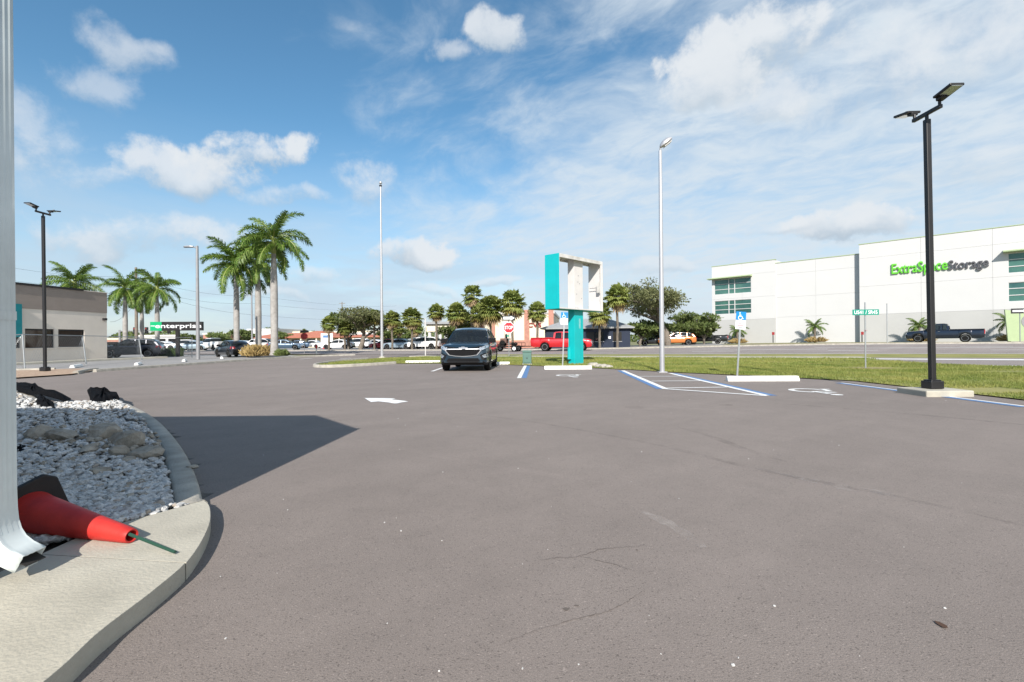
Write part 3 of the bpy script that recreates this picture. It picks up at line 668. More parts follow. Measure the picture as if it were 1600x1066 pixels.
# ------------------------------------------------------------------ lamps and poles
def double_lamp(loc, h, rz, label, tilt=0, yaw=(0, 0)):
    o = root('lamp_post', label, 'lamp post', loc, 0, 'black twin head lot lamps'); o.rotation_euler = (tilt, 0, rz)
    m = MB(); m.b2(-.125, .125, -.125, .125, 0, .15); m.b2(-.10, .10, -.10, .10, .15, .175); m.build('base_cover', 'black_metal', o, bevel=.015)
    m = MB(); m.b2(-.047, .047, -.047, .047, .15, h); m.build('pole', 'black_metal', o, bevel=.012)
    m = MB(); m.tube([(0, 0, h), (0, 0, h + .09)], .03, 10); m.build('neck', 'black_metal', o)
    m = MB(); m.b2(-.32, .32, -.032, .032, h + .08, h + .15); m.build('crossbar', 'black_metal', o, bevel=.008)
    for s in (-1, 1):
        m = MB(); m.tube([(s * .285, 0, h + .14), (s * .285, 0, h + .22), (s * .32, 0, h + .28)], .026, 8); m.build('knuckle', 'black_metal', o)
        R = Matrix.Rotation(rad(-8 * s), 3, 'Y') @ Matrix.Rotation(0, 3, 'Z')
        m = MB(); m.box((0, 0, 0), (.38, .26, .045)); m.box((-s * .15, 0, -.04), (.12, .13, .06)); hd = m.build('lamp_head', 'black_metal', o, bevel=.01); hd.location = (s * .47, 0, h + .32); hd.rotation_euler = (0, rad(-10 * s), 0)
        m = MB(); m.box((s * .05, 0, -.026), (.26, .20, .008)); m.build('lens', 'headlamp', hd)
        m = MB(); m.tube([(0, 0, .02), (0, 0, .06)], .03, 8); m.build('photocell', 'grey_metal', hd)
pR = G(1457, 607, .12)
double_lamp((pR.x, pR.y, .12), 5.27, rad(-90), 'nearest black square lamp post with two flat heads on a concrete slab', rad(.7))
o = root('lamp_footing', 'rough concrete slab under the nearest black lamp post', 'footing', (pR.x, pR.y, 0), 0)
m = MB(); m.prism([(-.46, -.40, -.05), (.42, -.42, -.05), (.46, .34, -.05), (-.40, .38, -.05)], (0, 0, .165)); m.build('slab', 'concrete', o, bevel=.02)
pL = G(70.5, 578.3, .1)
double_lamp((pL.x, pL.y, .06), 6.35, rad(-90), 'black lamp post with two heads on the mulch bed at far left', rad(.25))
# silver lot lamp with cobra head
pS = G(1034.6, 582)
o = root('lamp_post', 'tall slim silver pole with one upturned lamp head', 'lamp post', pS); hS = 7.6
m = MB(); m.tube([(0, 0, 0), (0, 0, hS)], [.085, .055], 16); m.build('pole', 'alu_pole', o, smooth=True)
m = MB(); m.box((0, 0, .015), (.28, .28, .03)); m.build('base_plate', 'alu_pole', o)
m = MB(); m.tube([(0, 0, hS - .02), (0, 0, hS + .08), (.05, 0, hS + .14)], .03, 8); m.build('bracket', 'grey_metal', o)
R = Matrix.Rotation(rad(-38), 3, 'Y')
rings = []
for t, w, hh in ((-.05, .06, .04), (0, .11, .09), (.12, .15, .13), (.30, .15, .13), (.40, .12, .08), (.42, .08, .05)):
    rings.append([R @ Vector((t, w * math.cos(a), hh * (math.sin(a) if math.sin(a) > 0 else .55 * math.sin(a)))) + Vector((.05, 0, hS + .15)) for a in np.linspace(0, 2 * math.pi, 15)[:-1]])
m = MB(); m.loft(rings); m.build('lamp_head', 'alu_pole', o, smooth=True)
m = MB(); m.box(R @ Vector((.20, 0, -.075)) + Vector((.05, 0, hS + .15)), (.30, .20, .02), rot=R); m.build('lens', 'sign_grimy', o)
# flagpole
pF = G(597, 558.6, .05)
o = root('flagpole', 'bare white flagpole with small ball top on the grass island', 'flagpole', (pF.x, pF.y, .02)); hF = CH + (533 - 290) / F * pF.y
m = MB(); m.tube([(0, 0, 0), (0, 0, hF * .5), (0, 0, hF)], [.10, .085, .045], 14); m.build('pole', 'alu_pole', o, smooth=True)
m = MB(); m.lathe([(.02, hF + .02)] + [(.11 * math.sin(a), hF + .25 - .11 * math.cos(a)) for a in np.linspace(.2, 3.0, 9)], 14); m.build('ball', 'alu_pole', o, smooth=True)
m = MB(); m.lathe([(.09, hF), (.10, hF + .03), (.10, hF + .08), (.03, hF + .11)], 12); m.build('truck', 'black_metal', o)
m = MB(); m.lathe([(.24, 0), (.22, .05), (.11, .10)], 16); m.build('collar', 'concrete', o)
# roadside lamp at left, grey
pG = G(309.5, 561.5)
o = root('lamp_post', 'grey round street lamp post beside the green and black sign', 'lamp post', pG); hG = CH + (533 - 380) / F * pG.y
m = MB(); m.tube([(0, 0, 0), (0, 0, hG)], [.13, .085], 14); m.build('pole', 'grey_metal', o, smooth=True)
m = MB(); m.tube([(0, 0, hG - .15), (-.3, 0, hG - .08)], .045, 8); m.build('arm', 'grey_metal', o)
m = MB(); m.loft([[(x, y_ * w, hG - .08 + z) for y_, z in ((-1, 0), (-.8, h_), (.8, h_), (1, 0), (.6, -.04), (-.6, -.04))] for x, w, h_ in ((-.25, .10, .06), (-.45, .16, .09), (-.85, .16, .06), (-.95, .08, .02))]); m.build('lamp_head', 'grey_metal', o)

# ------------------------------------------------------------------ signs
def isa_sign(px, py, ytop, label, lean=0):
    b_ = G(px, py); h = CH - uv(px, ytop)[1] / F * b_.y
    o = root('parking_sign', label, 'parking sign', b_); o.rotation_euler = (0, lean, 0)
    m = MB(); m.prism([(-.025, 0, -.1), (-.025, .02, -.1), (-.01, .03, -.1), (.01, .03, -.1), (.025, .02, -.1), (.025, 0, -.1)], (0, 0, h - .35)); m.build('post', 'galvanised', o)
    m = MB(); m.b2(-.15, .15, -.012, -.004, h - .25, h); p = m.build('symbol_plate', 'sign_blue', o)
    m = MB(); isa(m, Vector((-.04, -.0145, h - .23)), Vector((.19, 0, 0)), Vector((0, 0, .20)), .10); m.build('symbol', 'sign_face', p)
    m = MB(); m.b2(-.15, .15, -.012, -.004, h - .53, h - .262); q = m.build('notice_plate', 'sign_face', o)
    for k, (w, z) in enumerate(((.20, .30), (.16, .355), (.22, .41), (.14, .47))): 
        m = MB(); m.b2(-w / 2, w / 2, -.015, -.0125, h - z - .018, h - z); m.build('print_line', 'sign_red' if k in (1, 2) else 'grey_letter', q)
isa_sign(879, 573.3, 488, 'blue wheelchair sign on a post beside the turquoise column', rad(2.6))
isa_sign(1152, 588.0, 487, 'blue wheelchair sign leaning behind the right wheel stop', rad(4))
def octa(r, y0, y1):
    return [(r * math.cos(rad(22.5 + 45 * k)), r * math.sin(rad(22.5 + 45 * k))) for k in range(8)]
pT = G(795.5, 558.5)
o = root('stop_sign', 'red stop sign with one way arrow plate above', 'stop sign', pT, rad(-4)); zc = CH - uv(794, 512)[1] / F * pT.y; rr = 9.2 / F * pT.y
m = MB(); m.tube([(0, 0, -.05), (0, 0, zc + .95)], .03, 8); m.build('post', 'galvanised', o)
m = MB(); m.prism([(a, -.045, b_ + zc) for a, b_ in octa(rr, 0, 0)], (0, .012, 0)); p = m.build('plate', 'sign_face', o)
m = MB(); m.prism([(a, -.052, b_ + zc) for a, b_ in octa(rr * .90, 0, 0)], (0, .004, 0)); m.build('red_field', 'sign_red', p)
text('lettering', 'STOP', 'sign_face', p, rr * 1.42, rr * .60, Matrix.Translation((0, -.058, zc)) @ FACE, .006, .02)
m = MB(); m.b2(-.45, .45, -.045, -.035, zc + rr + .07, zc + rr + .42); p = m.build('one_way_plate', 'black_metal', o)
za = zc + rr + .245; m = MB(); m.prism([(-.38, -.048, za - .09), (.14, -.048, za - .09), (.14, -.048, za - .15), (.41, -.048, za), (.14, -.048, za + .15), (.14, -.048, za + .09), (-.38, -.048, za + .09)], (0, .002, 0)); m.build('arrow', 'sign_face', p)
m = MB(); m.b2(-.15, .02, -.045, -.035, zc - rr - .22, zc - rr - .12); m.build('tag_plate', 'sign_green', o)
pT2 = G(475.5, 552.5)
o = root('stop_sign', 'dark turned stop sign standing on the far left median', 'stop sign', pT2, rad(35)); zc = CH - uv(474, 526)[1] / F * pT2.y
m = MB(); m.tube([(0, 0, -.05), (0, 0, zc + .3)], .03, 8); m.build('post', 'grey_metal', o)
m = MB(); m.prism([(a, -.045, b_ + zc) for a, b_ in octa(.36, 0, 0)], (0, .012, 0)); m.build('plate', 'sign_dark_red', o)
m = MB(); m.b2(-.38, .38, -.045, -.033, zc + .38, zc + .60); m.build('upper_plate', 'black_metal', o)
pM = G(494.3, 554); o = root('marker_post', 'short white marker post with red top by the driveway', 'marker post', pM)
m = MB(); m.tube([(0, 0, 0), (0, 0, .52)], .05, 10); m.build('post', 'white_paint', o)
m = MB(); m.tube([(0, 0, .52), (0, 0, .86), (0, 0, .90)], [.055, .055, .02], 10); m.build('red_top', 'sign_red', o)
pN = G(1352.5, 576, .02)
o = root('street_name_sign', 'green street name blade on a thin post in the verge', 'street sign', pN, rad(-6)); zt = CH - uv(1354, 489)[1] / F * pN.y
m = MB(); m.tube([(0, 0, -.05), (0, 0, zt + .36)], .024, 8); m.build('post', 'galvanised', o)
wd = 41 / F * pN.y * .94
m = MB(); m.b2(-wd / 2, wd / 2, -.035, -.028, zt - .10, zt + .10); p = m.build('blade', 'sign_green', o)
text('lettering', 'US41 / SR45', 'sign_face', p, wd * .88, .13, Matrix.Translation((0, -.040, zt)) @ FACE, .006, .015)
m = MB(); m.lathe([(.0, -.035), (.055, -.032), (.055, -.028), (0, -.026)], 12); rf = m.build('reflector', 'sign_red', o); rf.rotation_euler = (0, 0, rad(-90)); rf.location = (0, -.03 + .0, zt - .62 * 1); rf.rotation_euler = (0, 0, rad(90))
tag(flat('soil_patch', [(pN.x + .9 * math.cos(a) * random.uniform(.8, 1.2), pN.y + .45 * math.sin(a) * random.uniform(.8, 1.2)) for a in np.linspace(0, 6.28, 15)[:-1]], .03, 'bare_soil'), 'bare brown soil patch round the street name post', 'soil')
# thin far posts
for px, yt, yb, lab, nm in ((1386.5, 475, 535, 'tall thin grey bare post before the grey wall band', 'bare_post'), (664.8, 498, 556, 'slim pale bare post left of the dark car', 'bare_post')):
    b_ = G(px, yb) if nm and yb > 550 else on(px, 42); h = CH - uv(px, yt)[1] / F * b_.y
    m = MB(); m.tube([(0, 0, -.1), (0, 0, h - b_.z)], .04, 8); m.box((0, 0, h - b_.z + .01), (.10, .10, .02)); q = m.build(nm, 'galvanised' if px > 1000 else 'sign_white'); q.location = b_; tag(q, lab, 'post')
b_ = on(1208, 61); o = root('small_sign', 'small red topped notice on a short post before the white wall', 'sign', b_)
m = MB(); m.tube([(0, 0, 0), (0, 0, 1.0)], .05, 6); m.build('post', 'black_rough', o); m = MB(); m.b2(-.16, .16, -.08, -.05, 1.0, 1.35); m.build('plate', 'sign_dark_red', o)
b_ = on(1347, 52); o = root('small_sign', 'small red topped notice at the step of the white wall', 'sign', b_)
m = MB(); m.tube([(0, 0, 0), (0, 0, .8)], .05, 6); m.build('post', 'black_rough', o); m = MB(); m.b2(-.14, .14, -.08, -.05, .8, 1.12); m.build('plate', 'sign_dark_red', o)
b_ = on(1594, 38); o = root('one_way_sign', 'black and white one way plate at the right edge', 'sign', b_, rad(-25)); zt = CH - uv(1594, 486)[1] / F * 38 - b_.z
m = MB(); m.tube([(0, 0, 0), (0, 0, zt + .2)], .035, 8); m.build('post', 'galvanised', o)
m = MB(); m.b2(-.55, .55, -.06, -.045, zt - .2, zt + .2); p = m.build('plate', 'black_metal', o)
m = MB(); m.prism([(-.45, -.064, zt - .07), (.2, -.064, zt - .07), (.2, -.064, zt - .13), (.48, -.064, zt), (.2, -.064, zt + .13), (.2, -.064, zt + .07), (-.45, -.064, zt + .07)], (0, .003, 0)); m.build('arrow', 'sign_face', p)
b_ = on(1603, 46); o = root('monument_sign', 'lime green angled monument sign by the storage building', 'sign', b_, rad(-35))
m = MB(); m.prism([(-1.2, 0, 0), (.9, 0, 0), (.9, 0, 3.0), (-.3, 0, 2.8), (-1.4, 0, 3.1)], (0, .4, 0)); p = m.build('panel', 'lime_trim', o)
m = MB(); m.prism([(.75 * math.cos(a) + .45, -.02, 1.9 + .75 * math.sin(a)) for a in np.linspace(0, 6.28, 22)[:-1]], (0, .03, 0)); m.build('emblem', 'grey_metal', p)

# ------------------------------------------------------------------ pylon sign
fd = Vector((.692, .722, 0)).normalized(); yn = 21.0
near_c = P3(873.5, 440, yn); zb_ = CH - uv(873.5, 482)[1] / F * yn; zt_ = CH - uv(873.5, 395.2)[1] / F * yn
o = root('pylon_sign', 'empty turquoise and white frame sign on a turquoise column', 'pylon sign', (near_c.x, near_c.y, 0), math.atan2(fd.y, fd.x))
Wd, Dp, T = 3.45, .80, .06
m = MB(); m.b2(0, .03, 0, Dp, zb_, zt_); m.build('side_panel', 'turquoise', o, bevel=.005)
m = MB(); m.b2(.032, T, .01, Dp - .01, zb_ + T, zt_ - T); m.build('side_lining', 'sign_white', o)
m = MB(); m.b2(Wd - T, Wd, 0, Dp, zb_, zt_); m.b2(Wd - .16, Wd - T, .02, .05, zb_ + T, zt_ - T); m.build('side_panel', 'sign_white', o, bevel=.005)
m = MB(); m.b2(.032, Wd - T - .002, .004, Dp - .004, zt_ - T, zt_ - .003); m.b2(.04, Wd - T, .006, .05, zt_ - .16, zt_ - T); m.b2(.04, Wd - T, Dp - .05, Dp - .006, zt_ - .16, zt_ - T); m.build('top_panel', 'sign_grimy', o)
m = MB(); m.b2(.032, Wd - T - .002, .004, Dp - .004, zb_ + .003, zb_ + T); m.build('bottom_panel', 'sign_white', o)
m = MB(); m.b2(.03, Wd - T - .01, .02, Dp - .02, zb_ - .012, zb_ + .002); m.build('bottom_skin', 'turquoise', o)
m = MB(); m.b2(1.42, 2.12, .24, .60, zb_ + T + .002, zt_ - T - .002); p = m.build('inner_column', 'sign_white', o, bevel=.01)
m = MB(); m.b2(1.42, 2.12, .24, .60, -.1, zb_ - .013); p2 = m.build('column', 'turquoise', o, bevel=.01)
for x, z in ((1.72, .55), (1.84, .52), (1.62, .30), (1.75, .68), (2.0, .22), (1.55, .03), (1.7, .02)): m = MB(); m.box((x, .238, zb_ + T + z * (zt_ - zb_ - .15)), (.04, .008, .05)); m.build('bolt_hole', 'grey_metal', p)
m = MB(); m.box((Wd - .22, .12, zb_ + 1.15), (.10, .14, .50)); q = m.build('junction_box', 'sign_grimy', o); m = MB(); m.tube([(Wd - .22, .2, zb_ + 1.15), (Wd - .22, .62, zb_ + 1.15)], .015, 6); m.build('conduit', 'grey_metal', q)
m = MB(); m.box((1.84, .2375, zb_ - .62), (.13, .003, .46)); m.build('faded_patch', 'faded_turquoise', p2)
m = MB(); m.tube([(1.36, .5, .25), (1.36, .5, .80)], [.09, .08], 8); m.build('cable_boot', 'turquoise', o)
for k, (px, py, s) in enumerate(((927, 573, .28), (936, 574.5, .20), (944, 575, .22), (951, 575.5, .17))):
    c = G(px, py); r = np.random.default_rng(40 + k); v = IV2 * (1 + r.uniform(-.12, .12, (len(IV2), 1))) * [s, s * .7, s * .5]
    me = bpy.data.meshes.new('rock'); me.from_pydata(v.tolist(), [], IF2.tolist()); q = link('rock', me, 'curb_concrete'); q.location = c + Vector((0, 0, .05))
    tag(q, ['largest pale rock right against the turquoise column foot', 'second pale rock from the turquoise column foot', 'third pale rock from the turquoise column foot', 'outermost small pale rock of the row by the column'][k], 'rock', 'pale rocks beside the sign')
# utility cabinet
pC = G(823.5, 570.5)
o = root('utility_cabinet', 'green metal utility cabinet at the head of the stall line', 'cabinet', pC, rad(-4)); wC = 13.5 / F * pC.y
m = MB(); m.b2(-wC / 2, wC / 2, 0, .34, .06, .60); m.build('body', 'cabinet_green', o, bevel=.012)
m = MB(); m.prism([(-wC / 2 - .02, -.03, .60), (wC / 2 + .02, -.03, .60), (wC / 2 + .02, -.03, .64), (wC / 2 - .03, -.03, .68), (-wC / 2 + .03, -.03, .68), (-wC / 2 - .02, -.03, .64)], (0, .40, 0)); m.build('lid', 'cabinet_green', o, bevel=.008)
m = MB(); m.b2(-wC / 2 + .05, wC / 2 - .05, -.018, .0, .12, .52); d_ = m.build('door', 'cabinet_green', o, bevel=.006); m = MB(); m.b2(-.03, .03, -.03, -.018, .30, .34); m.build('latch', 'black_metal', d_)
m = MB(); m.b2(-wC / 2 - .04, wC / 2 + .04, -.04, .38, -.03, .06); m.build('plinth', 'curb_concrete', o)

# ------------------------------------------------------------------ wheel stops
def wheel_stop(c, rz, label, L_=1.83, grp='white concrete wheel stops'):
    m = MB(); m.loft([[(x, -.10, 0), (x, -.085, .07), (x, -.045, .135), (x, .045, .135), (x, .085, .07), (x, .10, 0)] for x in (-L_ / 2, -L_ / 2 + .03, L_ / 2 - .03, L_ / 2)])
    for i in (1, 2, 3, 4): 
        for k in (0, 3): x, y_, z = m.v[k * 6 + i]; m.v[k * 6 + i] = (x, y_ * .93, z * .96)
    q = m.build('wheel_stop', 'stop_white', bevel=.008); q.location = (c.x, c.y, .001); q.rotation_euler = (0, 0, rz); return tag(q, label, 'wheel stop', grp)
wheel_stop(G(887.5, 577.2), rad(-4), 'white wheel stop in front of the turquoise column')
wheel_stop(G(1191, 595.5), rad(-4), 'nearest white wheel stop before the leaning blue sign')
wheel_stop(G(661, 567.6), rad(-4), 'white wheel stop just left of the parked dark car')
wheel_stop(G(766, 570.6) + Vector((0, .3, 0)), rad(-4), 'white wheel stop half hidden behind the parked dark car')
for px, py, lab in ((112, 575, 'white wheel stop beside the left lamp post base'), (212, 571, 'white wheel stop in front of the dark car by the beige wall'), (286, 565.2, 'white wheel stop left of the grey street lamp'), (346, 561, 'white wheel stop behind the dark hatchback')):
    c = G(px, py); wheel_stop(c + Vector((-.4, .7, 0)), rad(122), lab)

# the line of the storage building's front
ang = rad(45.5); D_ = Vector((math.sin(rad(44.5)), -math.cos(rad(44.5)), 0)); C0 = P3(1113, 535, 72); gz = g(C0.x, C0.y) - .25
def ft(px, py=480):                                      # distance along the front seen at a pixel column
    k = uv(px, py)[0] / F; return (k * C0.y - C0.x) / (D_.x - k * D_.y)
def fz(px, py):
    t = ft(px, py); return CH - uv(px, py)[1] / F * (C0.y + D_.y * t) - gz

# ------------------------------------------------------------------ vehicles
def ip(t, tab): return float(np.interp(t, [a for a, _ in tab], [b_ for _, b_ in tab]))
KIND = {
 'suv': dict(L=4.65, W=1.86, H=1.66, r=.355, ax=(.195, .79), zb=.24, belt=1.08, wz=((0, .80), (.015, .90), (.05, .985), (.14, 1.04), (.25, 1.09), (.5, 1.07), (.85, 1.12), (.975, 1.12), (1, .95)),
             roof=((.235, 1.07), (.33, 1.35), (.41, 1.575), (.47, 1.645), (.60, 1.665), (.75, 1.645), (.87, 1.57), (.97, 1.13)), pil=(.24, .43, .585, .76, .90)),
 'sedan': dict(L=4.80, W=1.82, H=1.45, r=.33, ax=(.19, .785), zb=.22, belt=.95, wz=((0, .60), (.02, .72), (.06, .79), (.16, .87), (.28, .95), (.5, .95), (.84, 1.0), (.97, .99), (1, .82)),
             roof=((.27, .94), (.36, 1.18), (.44, 1.37), (.52, 1.44), (.62, 1.44), (.72, 1.36), (.86, 1.0)), pil=(.28, .45, .585, .73, .80)),
 'hatch': dict(L=4.35, W=1.80, H=1.50, r=.33, ax=(.2, .80), zb=.22, belt=.98, wz=((0, .62), (.02, .76), (.06, .84), (.16, .91), (.28, .98), (.5, .98), (.84, 1.03), (.97, 1.02), (1, .8)),
             roof=((.25, .97), (.35, 1.24), (.43, 1.43), (.5, 1.49), (.65, 1.49), (.8, 1.42), (.95, 1.05)), pil=(.26, .45, .6, .78, .88)),
 'pickup': dict(L=5.75, W=1.98, H=1.85, r=.39, ax=(.165, .765), zb=.36, belt=1.22, wz=((0, .88), (.012, 1.02), (.04, 1.09), (.15, 1.15), (.25, 1.20), (.5, 1.2), (.56, 1.2), (1, 1.2)),
             roof=((.24, 1.2), (.31, 1.50), (.365, 1.75), (.41, 1.83), (.50, 1.84), (.545, 1.80), (.57, 1.2)), pil=(.25, .385, .47, .55)),
}
KIND['crew'] = dict(KIND['pickup'], roof=((.235, 1.2), (.30, 1.50), (.35, 1.73), (.39, 1.81), (.54, 1.82), (.60, 1.78), (.62, 1.2)), pil=(.245, .37, .48, .60))
def car(kind, name, label, paint, loc, heading, detail=1, scale=1., group=None, hero=False, cat='car', roofmat=None):
    K = KIND[kind]; L_, W_, r_ = K['L'], K['W'] / 2, K['r']
    o = root(name, label, cat, loc, heading, group); o.scale = (scale,) * 3
    P_ = 'paint_' + paint; Y = lambda f: L_ / 2 - f * L_
    wt = ((0, .80), (.03, .93), (.09, .98), (.2, 1), (.85, 1), (.965, .95), (1, .86)) if kind not in ('pickup', 'crew') else ((0, .88), (.02, .95), (.07, .99), (.15, 1), (.95, 1), (1, .97))
    axes = [Y(a) for a in K['ax']]; Ra = r_ + .065
    fr = sorted(set([round(float(t), 4) for t in np.linspace(0, 1, 84 if detail else 44)] + [.006, .012, .018, .03, .985, .993] + [(L_ / 2 - (a + s * Ra)) / L_ for a in axes for s in (-1.001, -.999, .999, 1.001)]))
    rings = []
    for f in fr:
        y = Y(f); w = ip(f, wt) * W_; zt = ip(f, K['wz']); zb = ip(f, ((0, K['zb'] + .10), (.03, K['zb'] + .0), (.96, K['zb'] + .03), (1, K['zb'] + .14)))
        for a in axes:
            if abs(y - a) < Ra: zb = max(zb, r_ * .97 + math.sqrt(Ra * Ra - (y - a) ** 2))
        zb = min(zb, zt - .1); hb = zt - zb
        half = [(w * .62, zb), (w * .955, zb), (w * .985, zb + hb * .12), (w, zb + hb * .36), (w * .992, zb + hb * .60), (w * .965, zb + hb * .82), (w * .925, zb + hb * .94), (w * .86, zt), (w * .5, zt + .022), (0, zt + .03)]
        rings.append([(x, y, z) for x, z in half] + [(-x, y, z) for x, z in half[-2::-1]])
    m = MB(); m.loft(rings); n = len(rings[0])
    nf = (len(rings) - 1) * n
    for k in range(nf):
        i = k % n
        if i in (0, n - 1, n - 2): m.m[k] = 1
        elif kind in ('suv',) and i in (1, n - 3): m.m[k] = 1
    m.build('body', [P_, 'black_plastic'], o, smooth=True, sharp=38)
    # glasshouse
    rf = K['roof']; f0, f1 = rf[0][0], rf[-1][0]; fs_ = sorted(set(list(np.linspace(f0, f1, 26)) + [a for a, _ in rf])); rings = []
    zr_max = max(b_ for _, b_ in rf); bl = K['belt']
    def gw(z): return W_ * (.90 - (.205 if kind == 'suv' else .155) * max(0, (z - bl)) / (zr_max - bl))
    for f in fs_:
        z = max(ip(f, rf), bl - .05); y = Y(f); w1 = gw(z)
        half = [(gw(bl) , bl - .06), (gw(bl), min(bl, z)), (w1 + .0, z - .055 if z - .055 > bl - .05 else z), (w1 * .93, z - .012), (w1 * .5, z + .012), (0, z + .02)]
        rings.append([(a, y, b_) for a, b_ in half] + [(-a, y, b_) for a, b_ in half[-2::-1]])
    m = MB(); m.loft(rings); m.build('windows', 'car_glass', o, smooth=True, sharp=50)
    if detail:
        m = MB(); m.b2(-W_ * .80, W_ * .80, Y(f1 - .05), Y(f0 + .035), bl + .035, bl + .06); m.build('cabin_trim', 'black_rough', o)
        rows_ = (K['pil'][1] + .04,) if kind == 'pickup' else (K['pil'][1] + .04, K['pil'][1] + .22)
        for f in rows_:
            for s in (-1, 1):
                m = MB(); m.b2(s * .38 - .23, s * .38 + .23, Y(f) - .12, Y(f), bl + .062, bl + .20); m.b2(s * .38 - .12, s * .38 + .12, Y(f) - .13, Y(f) - .04, bl + .20, bl + .38); m.build('seat', 'seat_cloth', o, bevel=.03)
        m = MB(); pts = [(-.38 + .17 * math.cos(a), Y(f0 + .12) , bl + .12 + .15 * math.sin(a)) for a in np.linspace(0, 2 * math.pi, 15)]; m.tube(pts, .018, 6, False); m.build('steering_wheel', 'black_rough', o)
        m = MB(); m.box((0, Y(K['pil'][1] - .05), zr_max - .17), (.20, .03, .07)); m.build('rear_view_mirror', 'black_rough', o, bevel=.01)
    ra, rb = K['pil'][1] - .02, K['pil'][-1]
    m = MB(); rings = []
    for f in np.linspace(ra, rb, 14):
        z = ip(f, rf); y = Y(f); w1 = gw(z) + .012
        half = [(w1, z - .075), (w1, z - .05), (w1 * .93, z + .004), (w1 * .5, z + .028), (0, z + .036)]
        low = [(-w1 * .0, z - .08)]
        rings.append([(a, y, b_) for a, b_ in half] + [(-a, y, b_) for a, b_ in half[-2::-1]])
    m.loft(rings); m.build('roof', roofmat or P_, o, smooth=True, sharp=50)
    def pillar(fa, za, fb, zb2, wd):
        for s in (-1, 1):
            mm = MB(); a = Vector((s * (gw(za) + .008), Y(fa), za)); b_ = Vector((s * (gw(zb2) + .008), Y(fb), zb2)); dy = Vector((0, wd / 2, 0)); dxx = Vector((-s * .03, 0, 0))
            mm.loft([[p + dy, p - dy, p - dy + dxx, p + dy + dxx] for p in (a, b_)]); mm.build('pillar', P_, o)
    if detail:
        pillar(f0 + .015, bl - .02, K['pil'][1] - .015, ip(K['pil'][1] - .015, rf) - .04, .075)
        for f in K['pil'][2:-1]: pillar(f, bl - .02, f, ip(f, rf) - .05, .07)
        pillar(min(K['pil'][-1] + .055, f1 - .01), bl - .02, K['pil'][-1], ip(K['pil'][-1], rf) - .05, .16)
    # wheels
    for i, a in enumerate(axes):
        for s in (-1, 1):
            m = MB(); wv = .11; m.lathe([(r_ * .60, -wv), (r_ * .93, -wv), (r_, -wv * .7), (r_, wv * .7), (r_ * .93, wv), (r_ * .60, wv)], 28 if detail else 14, 'X'); w_ = m.build('wheel', 'tyre', o, smooth=True, sharp=40); w_.location = (s * (W_ - .125), a, r_)
            m = MB(); m.lathe([(.02, s * .06), (r_ * .18, s * .075), (r_ * .2, s * .05), (r_ * .58, s * .03), (r_ * .64, s * .10), (r_ * .66, s * .112), (r_ * .60, s * .112), (r_ * .60, s * .0)], 24 if detail else 12, 'X')
            if detail:
                for k in range(5):
                    aa = 2 * math.pi * k / 5; m.box((s * .085, math.cos(aa) * r_ * .38, math.sin(aa) * r_ * .38), (.03, r_ * .50, r_ * .17), rot=Matrix.Rotation(aa, 3, 'X'))
            m.build('rim', 'rim', w_, smooth=True, sharp=40)
            if detail:
                m = MB(); m.lathe([(.0, s * .028), (r_ * .585, s * .026), (r_ * .585, s * .0)], 20, 'X'); m.build('brake_disc', 'black_rough', w_)
    # ends: slabs that follow the rounded nose and tail
    xk = [0] + [ip(f, wt) * W_ for f in (0, .03, .09, .2)]
    def yf(x, z): return L_ / 2 - float(np.interp(abs(x), xk, [0, 0, .03 * L_, .09 * L_, .2 * L_])) - float(np.interp(z, [b_ for _, b_ in K['wz'][:4]], [a * L_ for a, _ in K['wz'][:4]]))
    rk = [0] + [ip(f, wt) * W_ for f in (1, .965, .85)]
    def yr(x, z): return -L_ / 2 + float(np.interp(abs(x), rk, [0, 0, .035 * L_, .15 * L_])) + float(np.interp(z, [K['wz'][-1][1], K['wz'][-2][1]], [0, (1 - K['wz'][-2][0]) * L_])) * (0 if kind in ('pickup', 'crew') else 1)
    def fpoly(nm, pts, mat, off, th=.03, front=True, parent=o):
        fn = yf if front else yr; s = 1 if front else -1
        # subdivide the edges so the slab bends round the corner
        q = []
        for (a, b_), (c, d) in zip(pts, pts[1:] + pts[:1]):
            for k in range(4): q.append((a + (c - a) * k / 4, b_ + (d - b_) * k / 4))
        A_ = [Vector((x, fn(x, z) + s * (off + .014), z)) for x, z in q]; B_ = [p - Vector((0, s * th, 0)) for p in A_]
        c0 = sum((Vector((x, 0, z)) for x, z in q), Vector()) / len(q); c1 = Vector((c0.x, fn(c0.x, c0.z) + s * (off + .014), c0.z)); nn = len(q)
        mm = MB(); mm.add(A_ + B_ + [c1], [(i, (i + 1) % nn, nn + (i + 1) % nn, nn + i) for i in range(nn)] + [(i, (i + 1) % nn, 2 * nn) for i in range(nn)])
        return mm.build(nm, mat, parent)
    z0 = K['wz'][0][1]
    if hero:
        hexo = [(-.62, .85), (.62, .85), (.69, .80), (.53, .612), (.29, .572), (0, .555), (-.29, .572), (-.53, .612), (-.69, .80)]
        hexi = [(-.58, .825), (.58, .825), (.64, .795), (.50, .635), (.28, .60), (0, .585), (-.28, .60), (-.50, .635), (-.64, .795)]
        fpoly('hood_strip', [(-.72, .945), (.72, .945), (.68, .885), (-.68, .885)], 'black_plastic', .012)
        gr = fpoly('grille_frame', hexo, 'bright_trim', .022); gi = fpoly('grille', hexi, 'black_rough', .040, .03)
        for z in (.64, .69, .74, .785):
            fpoly('grille_bar', [(-.46, z), (.46, z), (.46, z + .010), (-.46, z + .010)], 'black_plastic', .048, .012)
        em = [(-.16, .90), (-.055, .90), (-.045, .925), (.075, .925), (.065, .90), (.17, .90), (.15, .865), (.05, .865), (.04, .84), (-.08, .84), (-.07, .865), (-.175, .865)]
        fpoly('emblem', em, 'bright_trim', .050, .02)
